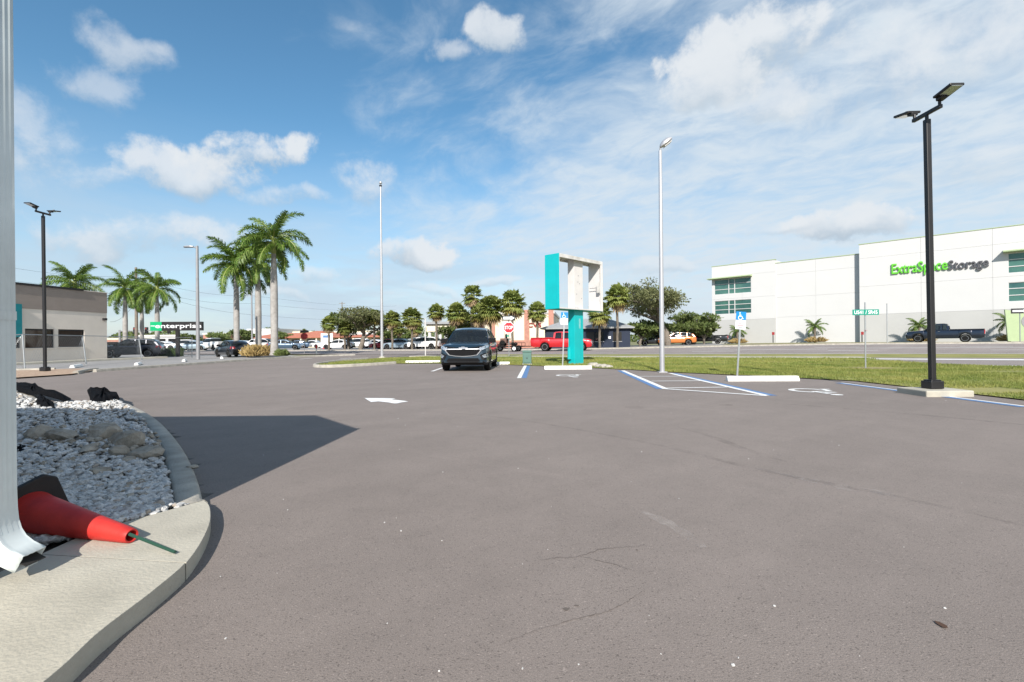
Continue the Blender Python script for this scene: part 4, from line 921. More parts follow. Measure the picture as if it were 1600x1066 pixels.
        for s in (-1, 1):
            fpoly('headlight', [(s * x, z) for x, z in ((.60, .90), (.88, .975), (.90, .90), (.72, .80), (.62, .84))], 'headlamp', .014)
            fpoly('fog_lamp', [(s * x, z) for x, z in ((.70, .60), (.88, .67), (.90, .55), (.78, .50))], 'headlamp', .014)
            fpoly('fog_surround', [(s * x, z) for x, z in ((.62, .62), (.90, .72), (.91, .46), (.70, .44))], 'black_plastic', .006)
        fpoly('lower_grille', [(-.55, .50), (.55, .50), (.62, .40), (-.62, .40)], 'black_rough', .012)
        fpoly('skid_plate', [(-.62, .385), (.62, .385), (.5, .345), (-.5, .345)], 'black_plastic', .016)
        m = MB(); m.box((.38, Y(.33) - .12, 1.42), (.16, .01, .06)); 
    elif detail:
        fpoly('grille', [(-.45, z0 - .02), (.45, z0 - .02), (.42, z0 - .20), (-.42, z0 - .20)], 'black_rough' if kind not in ('pickup', 'crew') else 'chrome', .012)
        for s in (-1, 1): fpoly('headlight', [(s * W_ * a, z0 + b_) for a, b_ in ((.52, 0), (.90, .06), (.93, -.08), (.55, -.13))], 'headlamp', .014)
        fpoly('bumper', [(-W_ * .85, K['zb'] + .26), (W_ * .85, K['zb'] + .26), (W_ * .85, K['zb'] + .1), (-W_ * .85, K['zb'] + .1)], 'black_plastic' if kind not in ('pickup', 'crew') else 'chrome', .02)
    if detail:
        zr = K['belt'] - .12
        for s in (-1, 1):
            fpoly('tail_light', [(s * W_ * a, zr + b_) for a, b_ in ((.60 if kind not in ('pickup', 'crew') else .86, .06), (.96, .08), (.97, -.10 if kind not in ('pickup', 'crew') else -.3), (.66 if kind not in ('pickup', 'crew') else .86, -.10 if kind not in ('pickup', 'crew') else -.3))], 'tail_red', .012, .05, False)
            m = MB(); m.loft([[(s * x, y_, z) for y_, z in ((Y(f0) - .34, bl - .02), (Y(f0) - .22, bl - .02), (Y(f0) - .20, bl + .14), (Y(f0) - .34, bl + .17))] for x in (W_ * .86, W_ * 1.10, W_ * 1.17)]); m.build('mirror', 'black_plastic', o)
            for f in ((.46, .64) if kind in ('suv', 'sedan', 'hatch') else (.44,)):
                m = MB(); m.box((s * W_ * .985, Y(f), bl - .16), (.03, .18, .03)); m.build('door_handle', P_ if kind != 'pickup' else 'chrome', o)
        fpoly('license_plate', [(-.16, zr - .18), (.16, zr - .18), (.16, zr - .30), (-.16, zr - .30)], 'plate', .02, .02, False)
        fpoly('rear_bumper', [(-W_ * .84, K['zb'] + .27), (W_ * .84, K['zb'] + .27), (W_ * .84, K['zb'] + .12), (-W_ * .84, K['zb'] + .12)], 'black_plastic' if kind not in ('pickup', 'crew') else 'chrome', .02, .04, False)
    if kind in ('pickup', 'crew'):
        fa = f1 + .012; m = MB(); m.b2(-W_ * .84, W_ * .84, Y(.985), Y(fa), bl + .012, bl + .035); m.build('bed_liner', 'black_plastic', o)
        for s in (-1, 1): m = MB(); m.b2(s * W_ * .93 - .04, s * W_ * .93 + .04, Y(.99), Y(fa), bl - .03, bl + .06); m.build('bed_rail', P_, o, bevel=.012)
        m = MB(); m.b2(-W_ * .9, W_ * .9, Y(1.0), Y(.985), bl - .45, bl + .06); m.build('tailgate', P_, o, bevel=.01)
    return o
hc = G(728, 580.5)
stall = math.atan2((B - A).x, (B - A).y)                # stalls lean a little to the right
car('suv', 'parked_car', 'dark blue grey crossover parked nose toward us in the stall', 'navy_grey', (hc.x + .05, hc.y + 2.12, 0), math.pi - stall, hero=True)
def pos(px, y, py=545): p = on(px, y, py); return p
c = on(207, 41.0); car('suv', 'parked_car', 'dark crossover parked beside the beige building', 'black_blue', (c.x, c.y, 0), rad(112), scale=.95)
c = on(357, 40.0); car('hatch', 'parked_car', 'dark grey hatchback seen from behind left of the palms', 'charcoal', (c.x, c.y + .6, -.01), rad(50), scale=.92)
hw = -rad(20)                                            # along the highway
c = on(880, 46.0); car('crew', 'pickup_truck', 'red pickup truck on the highway behind the turquoise column', 'car_red', (c.x - .1, c.y, c.z + .01), hw - rad(90) + rad(6), cat='truck')
tw = c
c = on(528, 73); car('sedan', 'driving_car', 'white sedan driving on the road left of the flagpole', 'car_white', (c.x, c.y, c.z + .01), hw + rad(90) + rad(20), scale=1.0)
c = on(1475.5, C0.y + D_.y * ft(1475.5, 530) - 5.0); car('pickup', 'pickup_truck', 'long dark navy pickup truck parked before the storage wall', 'black_blue', (c.x, c.y, c.z - .06), rad(45), cat='truck', scale=1.02)
c = on(1057, 62); car('suv', 'parked_car', 'orange crossover with dark roof under the big oak', 'car_orange', (c.x, c.y, c.z), rad(78), roofmat='paint_car_black')
c = on(1104, 67); car('crew', 'pickup_truck', 'black pickup truck at the corner of the storage building', 'car_black', (c.x, c.y, c.z), rad(65), cat='truck', scale=.95)
c = on(1025, 64); car('sedan', 'parked_car', 'dark car mostly hidden left of the orange crossover', 'car_black', (c.x, c.y, c.z), rad(80))
c = on(446, 68); car('sedan', 'driving_car', 'dark blue car on the road right behind the tallest palm', 'car_blue', (c.x, c.y, c.z + .02), hw - rad(60), scale=1.0)
c = on(414, 72); car('suv', 'driving_car', 'white crossover glimpsed between two palm trunks', 'car_white', (c.x, c.y, c.z + .02), hw - rad(70))
c = on(334, 74); car('crew', 'pickup_truck', 'white pickup truck far left beyond the dark hatchback', 'car_white', (c.x, c.y, c.z + .02), hw + rad(80), cat='truck', detail=0)
row = [(604, 70, 'sedan', 'car_darkred', 'dull red car in the far car row right of the flagpole', 84), (617, 71, 'sedan', 'car_white', 'white car beside the dull red car in the far row', 150), (624, 68, 'sedan', 'car_silver', 'silver blue sedan in the far car row', 80), (642, 72, 'sedan', 'car_white', 'white car beside the silver blue sedan', 160),
       (652, 72, 'suv', 'car_white', 'tall white vehicle half behind the big white crossover', 120), (664, 66, 'suv', 'car_white', 'large white crossover left of the columned building', 75)]
for px, y, k_, p_, lab, hd in row: c = on(px, y); car(k_, 'parked_car', lab, p_, (c.x, c.y, c.z), rad(hd), detail=0, group='cars in the far car park')
far = [(286, 78, 'suv', 'car_white', 'white crossover under the green and black sign'), (296, 82, 'sedan', 'car_white', 'white sedan just right of the sign post'), (302, 74, 'sedan', 'car_silver', 'silver sedan beside the grey street lamp'), (378, 78, 'sedan', 'car_white', 'white sedan behind the left palm trunk'),
       (256, 84, 'sedan', 'car_white', 'white car above the clipped hedge'), (487, 92, 'sedan', 'car_white', 'white car before the red roofed shops'), (464, 90, 'sedan', 'car_blue', 'dark car parked before the red roof peak'), (558, 80, 'suv', 'car_white', 'white van like car below the left oak'), (585, 84, 'sedan', 'car_white', 'white car half behind the flagpole')]
for px, y, k_, p_, lab in far: c = on(px, y); car(k_, 'distant_car', lab, p_, (c.x, c.y, c.z), rad(random.choice((70, 82, 100))), detail=0, group='cars far across the highway')
# trailer with a mower behind the red pickup
d_ = Vector((math.cos(hw + rad(6)), math.sin(hw + rad(6)), 0)); tc_ = tw - d_ * 5.4
o = root('utility_trailer', 'low utility trailer towed behind the red pickup', 'trailer', (tc_.x, tc_.y, g(tc_.x, tc_.y) + .01), hw + rad(6))
m = MB(); m.b2(-1.7, 1.5, -.8, .8, .45, .55); m.build('deck', 'black_rough', o); m = MB(); m.tube([(1.5, .5, .5), (2.5, 0, .5), (1.5, -.5, .5)], .04, 6); m.build('tongue', 'black_rough', o)
m = MB(); [m.tube([(-1.7, s, .85), (1.5, s, .85)], .025, 6) for s in (-.8, .8)]; [m.tube([(x, s, .5), (x, s, .85)], .02, 6) for s in (-.8, .8) for x in (-1.7, -.6, .5, 1.5)]; m.build('side_rail', 'black_rough', o)
m = MB(); [m.tube([(-1.72, y_, .5), (-2.0, y_, 1.0)], .02, 5) for y_ in (-.7, -.35, 0, .35, .7)]; m.tube([(-2.0, -.75, 1.0), (-2.0, .75, 1.0)], .025, 5); m.build('ramp_gate', 'black_rough', o)
for x in (-1.1, .8):
    for s in (-1, 1):
        m = MB(); m.lathe([(.16, -.09), (.30, -.09), (.30, .09), (.16, .09)], 18, 'Y' if 0 else 'X'); w_ = m.build('wheel', 'tyre', o, smooth=True); w_.rotation_euler = (0, 0, rad(90)); w_.location = (x, s * .92, .30)
        m = MB(); m.lathe([(.0, .092), (.17, .092), (.17, .02)], 14, 'X'); m.lathe([(.0, -.092), (.17, -.092), (.17, -.02)], 14, 'X'); m.build('rim', 'car_rim' if 0 else 'sign_face', w_)
o = root('ride_on_mower', 'brown red ride on mower strapped on the trailer', 'mower', (tc_.x, tc_.y, g(tc_.x, tc_.y) + .56), hw + rad(6))
m = MB(); m.b2(-.75, -.1, -.45, .45, .25, .75); m.b2(-.1, .7, -.55, .55, .1, .3); m.build('body', 'mower', o, bevel=.06); m = MB(); m.b2(-.2, .2, -.3, .3, .62, .72); m.b2(-.28, -.18, -.3, .3, .7, 1.15); m.build('seat', 'black_rough', o, bevel=.03)
m = MB(); [m.tube([(-.3, s * .45, .7), (-.3, s * .45, 1.5), (-.3, 0, 1.5)], .03, 6) for s in (-1, 1)]; m.build('roll_bar', 'grey_metal', o)
for x, rr in ((-.5, .28), (.6, .18)):
    for s in (-1, 1): m = MB(); m.lathe([(.0, -.08), (rr, -.08), (rr, .08), (.0, .08)], 14, 'X'); w_ = m.build('wheel', 'tyre', o); w_.rotation_euler = (0, 0, rad(90)); w_.location = (x, s * .5, rr)

# ------------------------------------------------------------------ storage building
st = root('storage_building', 'long white storage building with green trim across the highway', 'building', (C0.x, C0.y, gz), math.atan2(D_.y, D_.x))
tA, tB, tE = ft(1211.5), ft(1344.5), ft(1344.5) + 46
zA, zB, zC = (fz(1114, 417) + fz(1211, 406)) / 2, (fz(1213, 410.5) + fz(1343, 398)) / 2, (fz(1346, 382) + fz(1596, 354.6)) / 2
zg = (fz(1116, 500.9) + fz(1211, 497.6)) / 2; zg2 = (fz(1347, 491) + fz(1574, 485.3)) / 2
wl = (ft(1116.5), ft(1174)); wz1 = (fz(1145, 459), fz(1145, 435.5)); wz2 = (fz(1145, 490.5), fz(1145, 469)); wr0 = ft(1575, 430); wz3 = (fz(1588, 427), fz(1588, 396)); wz4 = (fz(1588, 471.5), fz(1588, 441.5))
wr = (wr0, wr0 + 6.2)
# local frame: x along the front, -y toward the camera... the camera side is local -y
blocks = [(0, tA, zA, zg, 0.0, [(wl, wz1), (wl, wz2)]), (tA, tB, zB, None, .14, []), (tB, tE, zC, zg2, -.55, [(wr, wz3), (wr, wz4)])]
def sub(r, hole):                                        # a rectangle less a window
    x0, x1, z0, z1 = r; (a, b_), (c, d) = hole
    if x1 <= a or x0 >= b_ or z1 <= c or z0 >= d: return [r]
    out = []
    if x0 < a: out.append((x0, a, z0, z1))
    if x1 > b_: out.append((b_, x1, z0, z1))
    xa, xb = max(x0, a), min(x1, b_)
    if z0 < c: out.append((xa, xb, z0, c))
    if z1 > d: out.append((xa, xb, d, z1))
    return out
for x0, x1, zt, zgr, yo, holes in blocks:
    m = MB(); m.b2(x0 + .06, x1 - .06, yo + .20, yo + 16, 0, zt - .05); m.build('core_wall', 'joint', st)
    nx = max(1, round((x1 - x0) / 5.6)); rows = sorted(set([-.4] + ([zgr] if zgr else [zt * .34]) + [zt * .58, zt * .86, zt])); cols = np.linspace(x0, x1, nx + 1)
    for i in range(nx):
        for a, b_ in zip(rows, rows[1:]):
            rs = [(cols[i] + .007, cols[i + 1] - .007, a + .007, b_ - .007)]
            for h in holes: rs = [q for r in rs for q in sub(r, h)]
            for q in rs:
                m = MB(); m.b2(q[0], q[1], yo, yo + .20, q[2], q[3]); m.build('wall_panel', 'grey_wall' if zgr and b_ <= zgr + .01 else 'white_wall', st)
    for xe in (x0, x1 - .2):                              # returns at both ends
        m = MB(); m.b2(xe + .005, xe + .195, yo + .205, yo + 16, -.4, zt - .01); m.build('end_wall', 'white_wall', st)
    m = MB(); m.b2(x0 - .06, x1 + .06, yo - .05, yo + .4, zt + .004, zt + .08); m.build('coping', 'lime_trim', st)
    for (a, b_), (c, d) in holes:
        f_ = MB(); nc = 3; xs_ = [a, a + (b_ - a) * .40, a + (b_ - a) * .56, b_]; zs_ = [c, c + (d - c) * .33, c + (d - c) * .68, d]
        for x in xs_: f_.b2(x - .05, x + .05, yo + .02, yo + .16, c, d)
        for z in zs_[1:-1]: f_.b2(a + .05, b_ - .05, yo + .04, yo + .15, z - .04, z + .04)
        for z in (c, d): f_.b2(a + .05, b_ - .05, yo + .03, yo + .15, z - .05 if z == d else z, z if z == d else z + .05)
        w_ = f_.build('window', 'white_wall', st)
        for i in range(3):
            for j in range(3): m = MB(); m.b2(xs_[i] + .03, xs_[i + 1] - .03, yo + .10, yo + .12, zs_[j] + .02, zs_[j + 1] - .02); m.build('pane', 'teal_glass', w_)
    if holes:
        (a, b_), (c, d) = holes[0]; m = MB(); m.prism([(a - (.75 if x0 == 0 else .35), yo + .0, d + .06), (a - (.75 if x0 == 0 else .35), yo - .95, d + .10), (a - (.75 if x0 == 0 else .35), yo - .95, d + .20), (a - (.75 if x0 == 0 else .35), yo + .0, d + .36)], (b_ - a + .9, 0, 0)); m.build('awning', 'lime_trim', st)
# lettering on the front
def word(s, pxa, pxb, pya, pyb, mat):
    ta, tb = ft(pxa, 415), ft(pxb, 415); za, zb2 = fz((pxa + pxb) / 2, pyb), fz((pxa + pxb) / 2, pya)
    text('sign_letters', s, mat, st, tb - ta, zb2 - za, Matrix.Translation(((ta + tb) / 2, -.55 - .10, (za + zb2) / 2)) @ FACE, 0.16, .012)
word('ExtraSpace', 1394.5, 1481.5, 409.5, 431, 'lime_letter'); word('Storage', 1482.5, 1545.5, 405.5, 425, 'grey_letter')

# ------------------------------------------------------------------ beige building at left
c0 = G(167.5, 562.5); hb = CH - uv(167.5, 458)[1] / F * c0.y
bl_ = root('beige_building', 'low beige building with brown parapet and three dark windows', 'building', (c0.x, c0.y, -.02), rad(81.5))
# local x runs along the visible wall away from its far end (toward the camera is -x), local -y faces right
Lw = 15.
def wt_(px, py):
    dirv = Vector((math.cos(rad(81.5)), math.sin(rad(81.5)))); k = uv(px, py)[0] / F; t = (k * c0.y - c0.x) / (dirv.x - k * dirv.y); return t, CH - uv(px, py)[1] / F * (c0.y + dirv.y * t) + .02
zbrown = wt_(160, 489)[1]
wins = []
for pa, pb, pt, pbm in ((-12, 32, 513, 544), (39, 85, 514, 543.5), (91, 132, 515, 542)):
    a, z1 = wt_(pa, pt); b_, z0 = wt_(pb, pbm); wins.append(((min(a, b_), max(a, b_)), (z0, wt_((pa + pb) / 2, pt)[1])))
rs = [(-Lw, 0, 0, zbrown)]
for h in wins: rs = [q for r in rs for q in sub(r, h)]
m = MB(); [m.b2(q[0], q[1], 0, .25, q[2], q[3]) for q in rs]; m.build('wall', 'stucco_beige', bl_)
m = MB(); m.b2(-Lw, 0, .26, 12, 0, zbrown); m.build('rear_wall', 'stucco_beige', bl_)
m = MB(); m.b2(-Lw, 0, -.03, 12, zbrown + .002, hb); m.build('parapet', 'stucco_brown', bl_)
m = MB(); m.b2(-Lw, -1.7, -.10, .35, hb + .002, hb + .13); m.build('coping', 'black_metal', bl_); m = MB(); m.b2(-1.69, .06, -.06, .3, hb + .002, hb + .05); m.build('coping', 'stucco_beige', bl_)
for (a, b_), (c, d) in wins:
    f_ = MB(); f_.b2(a, b_, .09, .15, d - .10, d); f_.b2(a, b_, .09, .15, c, c + .05); f_.b2(a, a + .05, .09, .15, c + .05, d - .10); f_.b2(b_ - .05, b_, .09, .15, c + .05, d - .10); w_ = f_.build('window', 'black_metal', bl_)
    m = MB(); m.b2(a + .05, b_ - .05, .13, .14, c + .05, d - .1); m.build('pane', 'window_glass', w_)
    m = MB(); m.b2(a - .05, b_ + .05, -.05, .1, c - .06, c - .004); m.build('sill', 'stucco_beige', w_)
t, z = wt_(162, 499); m = MB(); m.box((t, -.10, z), (.22, .20, .16)); m.tube([(t, 0, z), (t, -.12, z)], .05, 8); m.build('wall_lamp', 'black_metal', bl_, bevel=.03)
t0, z0 = wt_(15, 527); t1, z1 = wt_(27, 478); m = MB(); m.b2(t0 - 2.0, t1, -.35, -.03, z0, z1 + .1); m.build('awning', 'teal_awning', bl_)
struct(kerb('beige_building_kerb', [G(5, 571), G(90, 567), G(167, 563), G(255, 559.5)], .9, .12, 'concrete'))
# fence
fp = [G(-60, 582), G(39, 577.5), G(135, 570.5), G(222, 563.5), G(300, 559.5)]
fn = root('chain_link_fence', 'grey chain link fence in front of the beige building', 'fence', (0, 0, 0)); tops = []
for k, (p, px, dxl) in enumerate(zip(fp, (-60, 35, 129, 217, 300), (0, -4, -5.5, -4, 0))):
    t = P3(px, 521.5, p.y) if k else Vector((p.x, p.y, 1.45)); t.z = max(1.4, min(1.62, t.z)); tops.append(t)
    m = MB(); m.tube([p, t], .03, 8); m.build('post', 'galvanised', fn)
m = MB(); m.tube(tops, .022, 6); m.build('top_rail', 'galvanised', fn)
m = MB()
for (p, q), (a, b_) in zip(zip(fp, fp[1:]), zip(tops, tops[1:])):
    n = int((q - p).length / .16)
    for i in range(n):
        for s in (0, 1):
            f0 = i / n; f1 = min(1, (i + 8) / n)
            if s: m.tube([p.lerp(q, f0), a.lerp(b_, f1)], .0022, 3, False)
            else: m.tube([a.lerp(b_, f0), p.lerp(q, f1)], .0022, 3, False)
struct(m.build('wire_mesh', 'galvanised', fn), 'stuff')

# ------------------------------------------------------------------ rental sign, hedge
yS = 42.; c = P3(277, 530, yS); zt = P3(277, 503, yS).z; zb_ = P3(277, 516.8, yS).z; wS = 77 / F * yS
o = root('rental_sign', 'long black sign with white lettering and a green end', 'sign', (c.x, c.y, 0), rad(4))
m = MB(); m.b2(-.1, .18, -.1, .1, 0, zb_); m.build('post', 'black_metal', o)
m = MB(); m.b2(-wS / 2, wS / 2, -.14, .14, zb_, zt); p = m.build('panel', 'black_metal', o)
m = MB(); m.b2(-wS / 2, -wS / 2 + wS * .22, -.150, -.141, zb_ + .002, zt - .002); m.build('green_panel', 'ent_green', p)
text('lettering', 'enterprise', 'sign_face', p, wS * .89, (zt - zb_) * .62, Matrix.Translation((wS * .045, -.165, (zt + zb_) / 2 - .04)) @ FACE, .01, .010)
m = MB(); m.b2(-wS / 2 + .05, -wS / 2 + .40, -.162, -.152, (zt + zb_) / 2 + .0, (zt + zb_) / 2 + .06); m.build('dash', 'sign_face', p)
def leaf_cloud(n, sampler, size, seed, flatten=0.):
    r = np.random.default_rng(seed); P_ = sampler(r, n); n = len(P_)
    a = r.normal(size=(n, 3)); a /= np.linalg.norm(a, axis=1)[:, None]; b_ = r.normal(size=(n, 3)); b_ -= (b_ * a).sum(1)[:, None] * a; b_ /= np.linalg.norm(b_, axis=1)[:, None]
    s = size * r.uniform(.6, 1.3, (n, 1)); V = np.stack([P_ - a * s, P_ - b_ * s * .45, P_ + a * s, P_ + b_ * s * .45], 1).reshape(-1, 3)
    return V, np.arange(n * 4).reshape(-1, 4)
def quads(name, V, Fq, mat, parent=None):
    me = bpy.data.meshes.new(name); n = len(Fq); me.vertices.add(len(V)); me.vertices.foreach_set('co', V.ravel()); me.loops.add(n * 4); me.loops.foreach_set('vertex_index', Fq.ravel().astype(np.int32))
    me.polygons.add(n); me.polygons.foreach_set('loop_start', np.arange(n) * 4); me.polygons.foreach_set('loop_total', np.full(n, 4)); me.update(calc_edges=True); return link(name, me, mat, parent)
h0 = G(243, 557.5); h1 = G(281, 557.0); hl = (h1 - h0).length
def hs_(r, n):
    p = np.c_[r.uniform(0, hl, n), r.uniform(0, .9, n), r.uniform(0, .68, n)]; k = r.integers(0, 4, n); p[k == 0, 1] = 0; p[k == 1, 2] = .68; p[k == 2, 1] *= .1; return p + r.normal(0, .03, (n, 3))
hd = root('clipped_hedge', 'clipped green box hedge below the long black sign', 'hedge', h0, math.atan2((h1 - h0).y, (h1 - h0).x))
m = MB(); m.b2(.05, hl - .05, .06, .84, 0, .63); m.build('core', 'bush_leaf', hd); V, Fq = leaf_cloud(5000, hs_, .05, 5); quads('foliage', V, Fq, 'hedge_leaf', hd)

# ------------------------------------------------------------------ palms
def frond_mesh(seed, L_=3.0, droop=1.0, leaf=.62, n=46):
    r = random.Random(seed); m = MB(); P_ = []; T_ = []
    a = rad(0); x = z = 0; N_ = 14
    for i in range(N_ + 1):
        P_.append(Vector((x, 0, z))); T_.append(a); st_ = L_ / N_; x += math.cos(a) * st_; z += math.sin(a) * st_; a -= rad(droop * (3.2 + 5.0 * i / N_))
    m.tube(P_, [.045 * (1 - i / (N_ + 2)) + .008 for i in range(N_ + 1)], 5, mi=1)
    for k in range(n):
        f = .10 + .90 * k / n; i = min(int(f * N_), N_ - 1); t = f * N_ - i; p = P_[i].lerp(P_[i + 1], t); tg = (P_[i + 1] - P_[i]).normalized(); up = Vector((0, 1, 0)).cross(tg) * -1
        ll = leaf * (math.sin(math.pi * min(1, f * .82 + .16)) ** .6) * r.uniform(.8, 1.15)
        for s in (-1, 1):
            for pl in (0, 1):
                el = rad(r.uniform(-5, 35) if pl else r.uniform(-35, 0)); fw = rad(r.uniform(25, 55))
                d = (Vector((0, s, 0)) * math.cos(fw) + tg * math.sin(fw)) * math.cos(el) + up * math.sin(el); d.normalize()
                w = tg * .026; q1 = p + d * ll * .55; q2 = p + d * ll * .92 + Vector((0, 0, -ll * .42))
                m.add([p - w, p + w, q1 + w * 1.2, q1 - w * 1.2, q2], [(0, 1, 2, 3), (3, 2, 4)], 0)
    me = bpy.data.meshes.new('frond'); me.from_pydata(m.v, [], m.f); me.materials.append(MAT['royal_leaf']); me.materials.append(MAT['crownshaft']); me.polygons.foreach_set('material_index', m.m); me.update(); return me
FM = [frond_mesh(i, L_=3.0 + .25 * (i % 3), droop=(.8, 1.05, 1.3, 1.6)[i % 4]) for i in range(6)]
def royal(px, y, py_base, py_crown, label, R=1.0, seed=0, lean=(0, 0), bedh_=0., thick=.30, nf=17):
    r = random.Random(seed); b_ = on(px, y, py_base); b_.z += bedh_; h = CH - uv(px, py_crown)[1] / F * y - b_.z
    o = root('royal_palm', label, 'palm tree', b_, r.uniform(0, 6), 'royal palms'); hs_ = h - 1.25 * R; m = MB()
    prof = [(thick * k, hs_ * t) for k, t in ((1.45, 0), (1.2, .03), (1.02, .10), (.98, .25), (1.04, .45), (1.0, .65), (.82, .85), (.66, .97), (.64, 1.0))]
    P2 = []
    for (ra, za), (rb, zb2) in zip(prof, prof[1:]):
        for k in range(5): t = k / 5; P2.append((ra + (rb - ra) * t + .006 * (k % 2), za + (zb2 - za) * t))
    m.lathe(P2 + [prof[-1]], 18); m.build('trunk', 'royal_trunk', o, smooth=True, sharp=0)
    m = MB(); m.lathe([(thick * .62, hs_ - .03), (thick * .72, hs_ + .2), (thick * .55, hs_ + .8 * R), (thick * .32, hs_ + 1.25 * R), (.03, hs_ + 1.7 * R)], 14); m.build('crownshaft', 'crownshaft', o, smooth=True)
    for k in range(nf):
        f = k / (nf - 1); el = 78 - 112 * f ** .85 + r.uniform(-7, 7); az = k * 2.399 + r.uniform(-.25, .25)
        q = bpy.data.objects.new('frond', FM[r.randrange(len(FM))]); COL.objects.link(q); q.parent = o; q.location = (0, 0, hs_ + 1.1 * R - .25 * f * R); q.rotation_euler = (r.uniform(-.3, .3), -rad(el), az); s = R * r.uniform(.88, 1.08); q.scale = (s, s, s)
    return o
royal(429, 38.2, 556, 371, 'tallest royal palm at the right of the trio', 1.05, 1, bedh_=.15, thick=.27, nf=23)
royal(404, 42.0, 551, 401, 'middle royal palm of the trio, its crown overlapped', 1.0, 2, bedh_=.12, thick=.25, nf=20)
royal(370, 42.0, 551, 407, 'shorter leaning royal palm at the left of the trio', 1.02, 3, bedh_=.12, thick=.23, nf=22)
royal(118, 46, 548, 438, 'royal palm whose crown rises above the beige building roof', .92, 4, nf=19)
royal(196, 56, 546, 447, 'slim royal palm just right of the beige building', .98, 5, thick=.24, nf=19)
royal(222, 60, 546, 455, 'royal palm beside the wooden utility pole', .95, 6, thick=.22, nf=18)
royal(246, 56, 546, 447, 'royal palm above the green end of the black sign', 1.0, 7, thick=.24, nf=19)
# straw coloured grass under the trio
def tuft(name, label, c, R_, H_, n, mat, seed, grp=None, cat='ornamental grass'):
    r = np.random.default_rng(seed); a = r.uniform(0, 6.28, n); f = np.sqrt(r.random(n)); rr = R_ * .75 * f; x, y_ = rr * np.cos(a), rr * np.sin(a); b_ = a + r.normal(0, .9, n); h_ = H_ * (1 - .55 * f ** 2) * r.uniform(.45, 1.1, n); ln_ = R_ * .38 * r.uniform(.1, 1.2, n)
    w = .014; z = np.zeros(n); V = np.stack([np.c_[x - w, y_, z], np.c_[x + w, y_, z], np.c_[x + np.cos(b_) * ln_ * .4 + w, y_ + np.sin(b_) * ln_ * .4, h_ * .75], np.c_[x + np.cos(b_) * ln_, y_ + np.sin(b_) * ln_, h_]], 1).reshape(-1, 3)
    o = quads(name, V, np.arange(n * 4).reshape(-1, 4), mat); o.location = c; return tag(o, label, cat, grp)
for k, (px, y, w) in enumerate(((392, 39.5, .9), (400, 38.2, .9), (409, 39.6, 1.0), (418, 38.6, .9), (440, 38.0, .6))):
    tuft('ornamental_grass', ['leftmost straw grass clump beside the dark hatchback', 'second straw grass clump from the dark hatchback', 'middle straw grass clump in the palm bed', 'straw grass clump touching the tallest palm trunk', 'darker low clump right of the tallest palm trunk'][k], on(px, y) + Vector((0, 0, .1)), w, .95 if k < 4 else .6, 900, 'straw_grass' if k < 4 else 'bush_leaf', k, 'straw grass under the palms')
def fan_crown(seed, n=46, R_=1.0, dead=8, open_=False):
    r = random.Random(seed); m = MB()
    for k in range(n + dead):
        f = k / n; el = rad(84 - 128 * min(1, f) ** .9 + r.uniform(-10, 10)) if k < n else rad(r.uniform(-75, -50)); az = k * 2.399 + r.uniform(-.3, .3); mi = 0 if f < .91 else (1 if k < n else 2)
        d = Vector((math.cos(az) * math.cos(el), math.sin(az) * math.cos(el), math.sin(el))); side = Vector((-math.sin(az), math.cos(az), 0)); up = d.cross(side) * -1
        pl = R_ * r.uniform(.42, .62); p0 = d * .08; p1 = d * pl + Vector((0, 0, -.04 * R_)); w = side * .014
        m.add([p0 - w, p0 + w, p1 + w, p1 - w], [(0, 1, 2, 3)], mi)
        nb = 13; br = R_ * r.uniform(.46, .62)
        for b_ in range(nb):
            a = rad(-105 + 210 * b_ / (nb - 1)); dd = (d * math.cos(a) + side * math.sin(a)).normalized(); pr = Vector((-dd.y, dd.x, 0)); w2 = (side * math.cos(a) - d * math.sin(a)) * .062 * R_
            q = p1 + dd * br * .6 + up * .03; e = p1 + dd * br * r.uniform(.85, 1.05) + Vector((0, 0, -br * r.uniform(.15, .45)))
            m.add([p1, q - w2, e, q + w2], [(0, 1, 2, 3)], mi)
    me = bpy.data.meshes.new('crown'); me.from_pydata(m.v, [], m.f)
    for x in ('sabal_leaf', 'sabal_yellow', 'dead_frond'): me.materials.append(MAT[x])
    me.polygons.foreach_set('material_index', m.m); me.update(); return me
CR = [fan_crown(i, n=66 + 6 * (i % 3), dead=6) for i in range(4)]; CR_OPEN = fan_crown(9, 30, 1.0, 10)
def sabal(px, y, pyc, wpx, label, seed=0, mesh=None, thick=.135):
    r = random.Random(seed); b_ = on(px, y); h = CH - uv(px, pyc)[1] / F * y - b_.z; R_ = wpx / 2 / F * y * 1.12
    o = root('cabbage_palm', label, 'palm tree', b_, r.uniform(0, 6), 'cabbage palms along the highway'); m = MB(); k = 9
    m.tube([(r.uniform(-.03, .03), r.uniform(-.03, .03), (h - .1) * i / k) for i in range(k + 1)], [thick * (1.15 if i == 0 else 1 + .08 * (i % 2) + .25 * (i > k - 2)) for i in range(k + 1)], 9); m.build('trunk', 'sabal_trunk', o, smooth=True)
    q = bpy.data.objects.new('crown', mesh or CR[seed % 4]); COL.objects.link(q); q.parent = o; q.location = (0, 0, h); q.scale = (R_, R_, R_ * r.uniform(.95, 1.12)); q.rotation_euler = (0, 0, r.uniform(0, 6)); return o
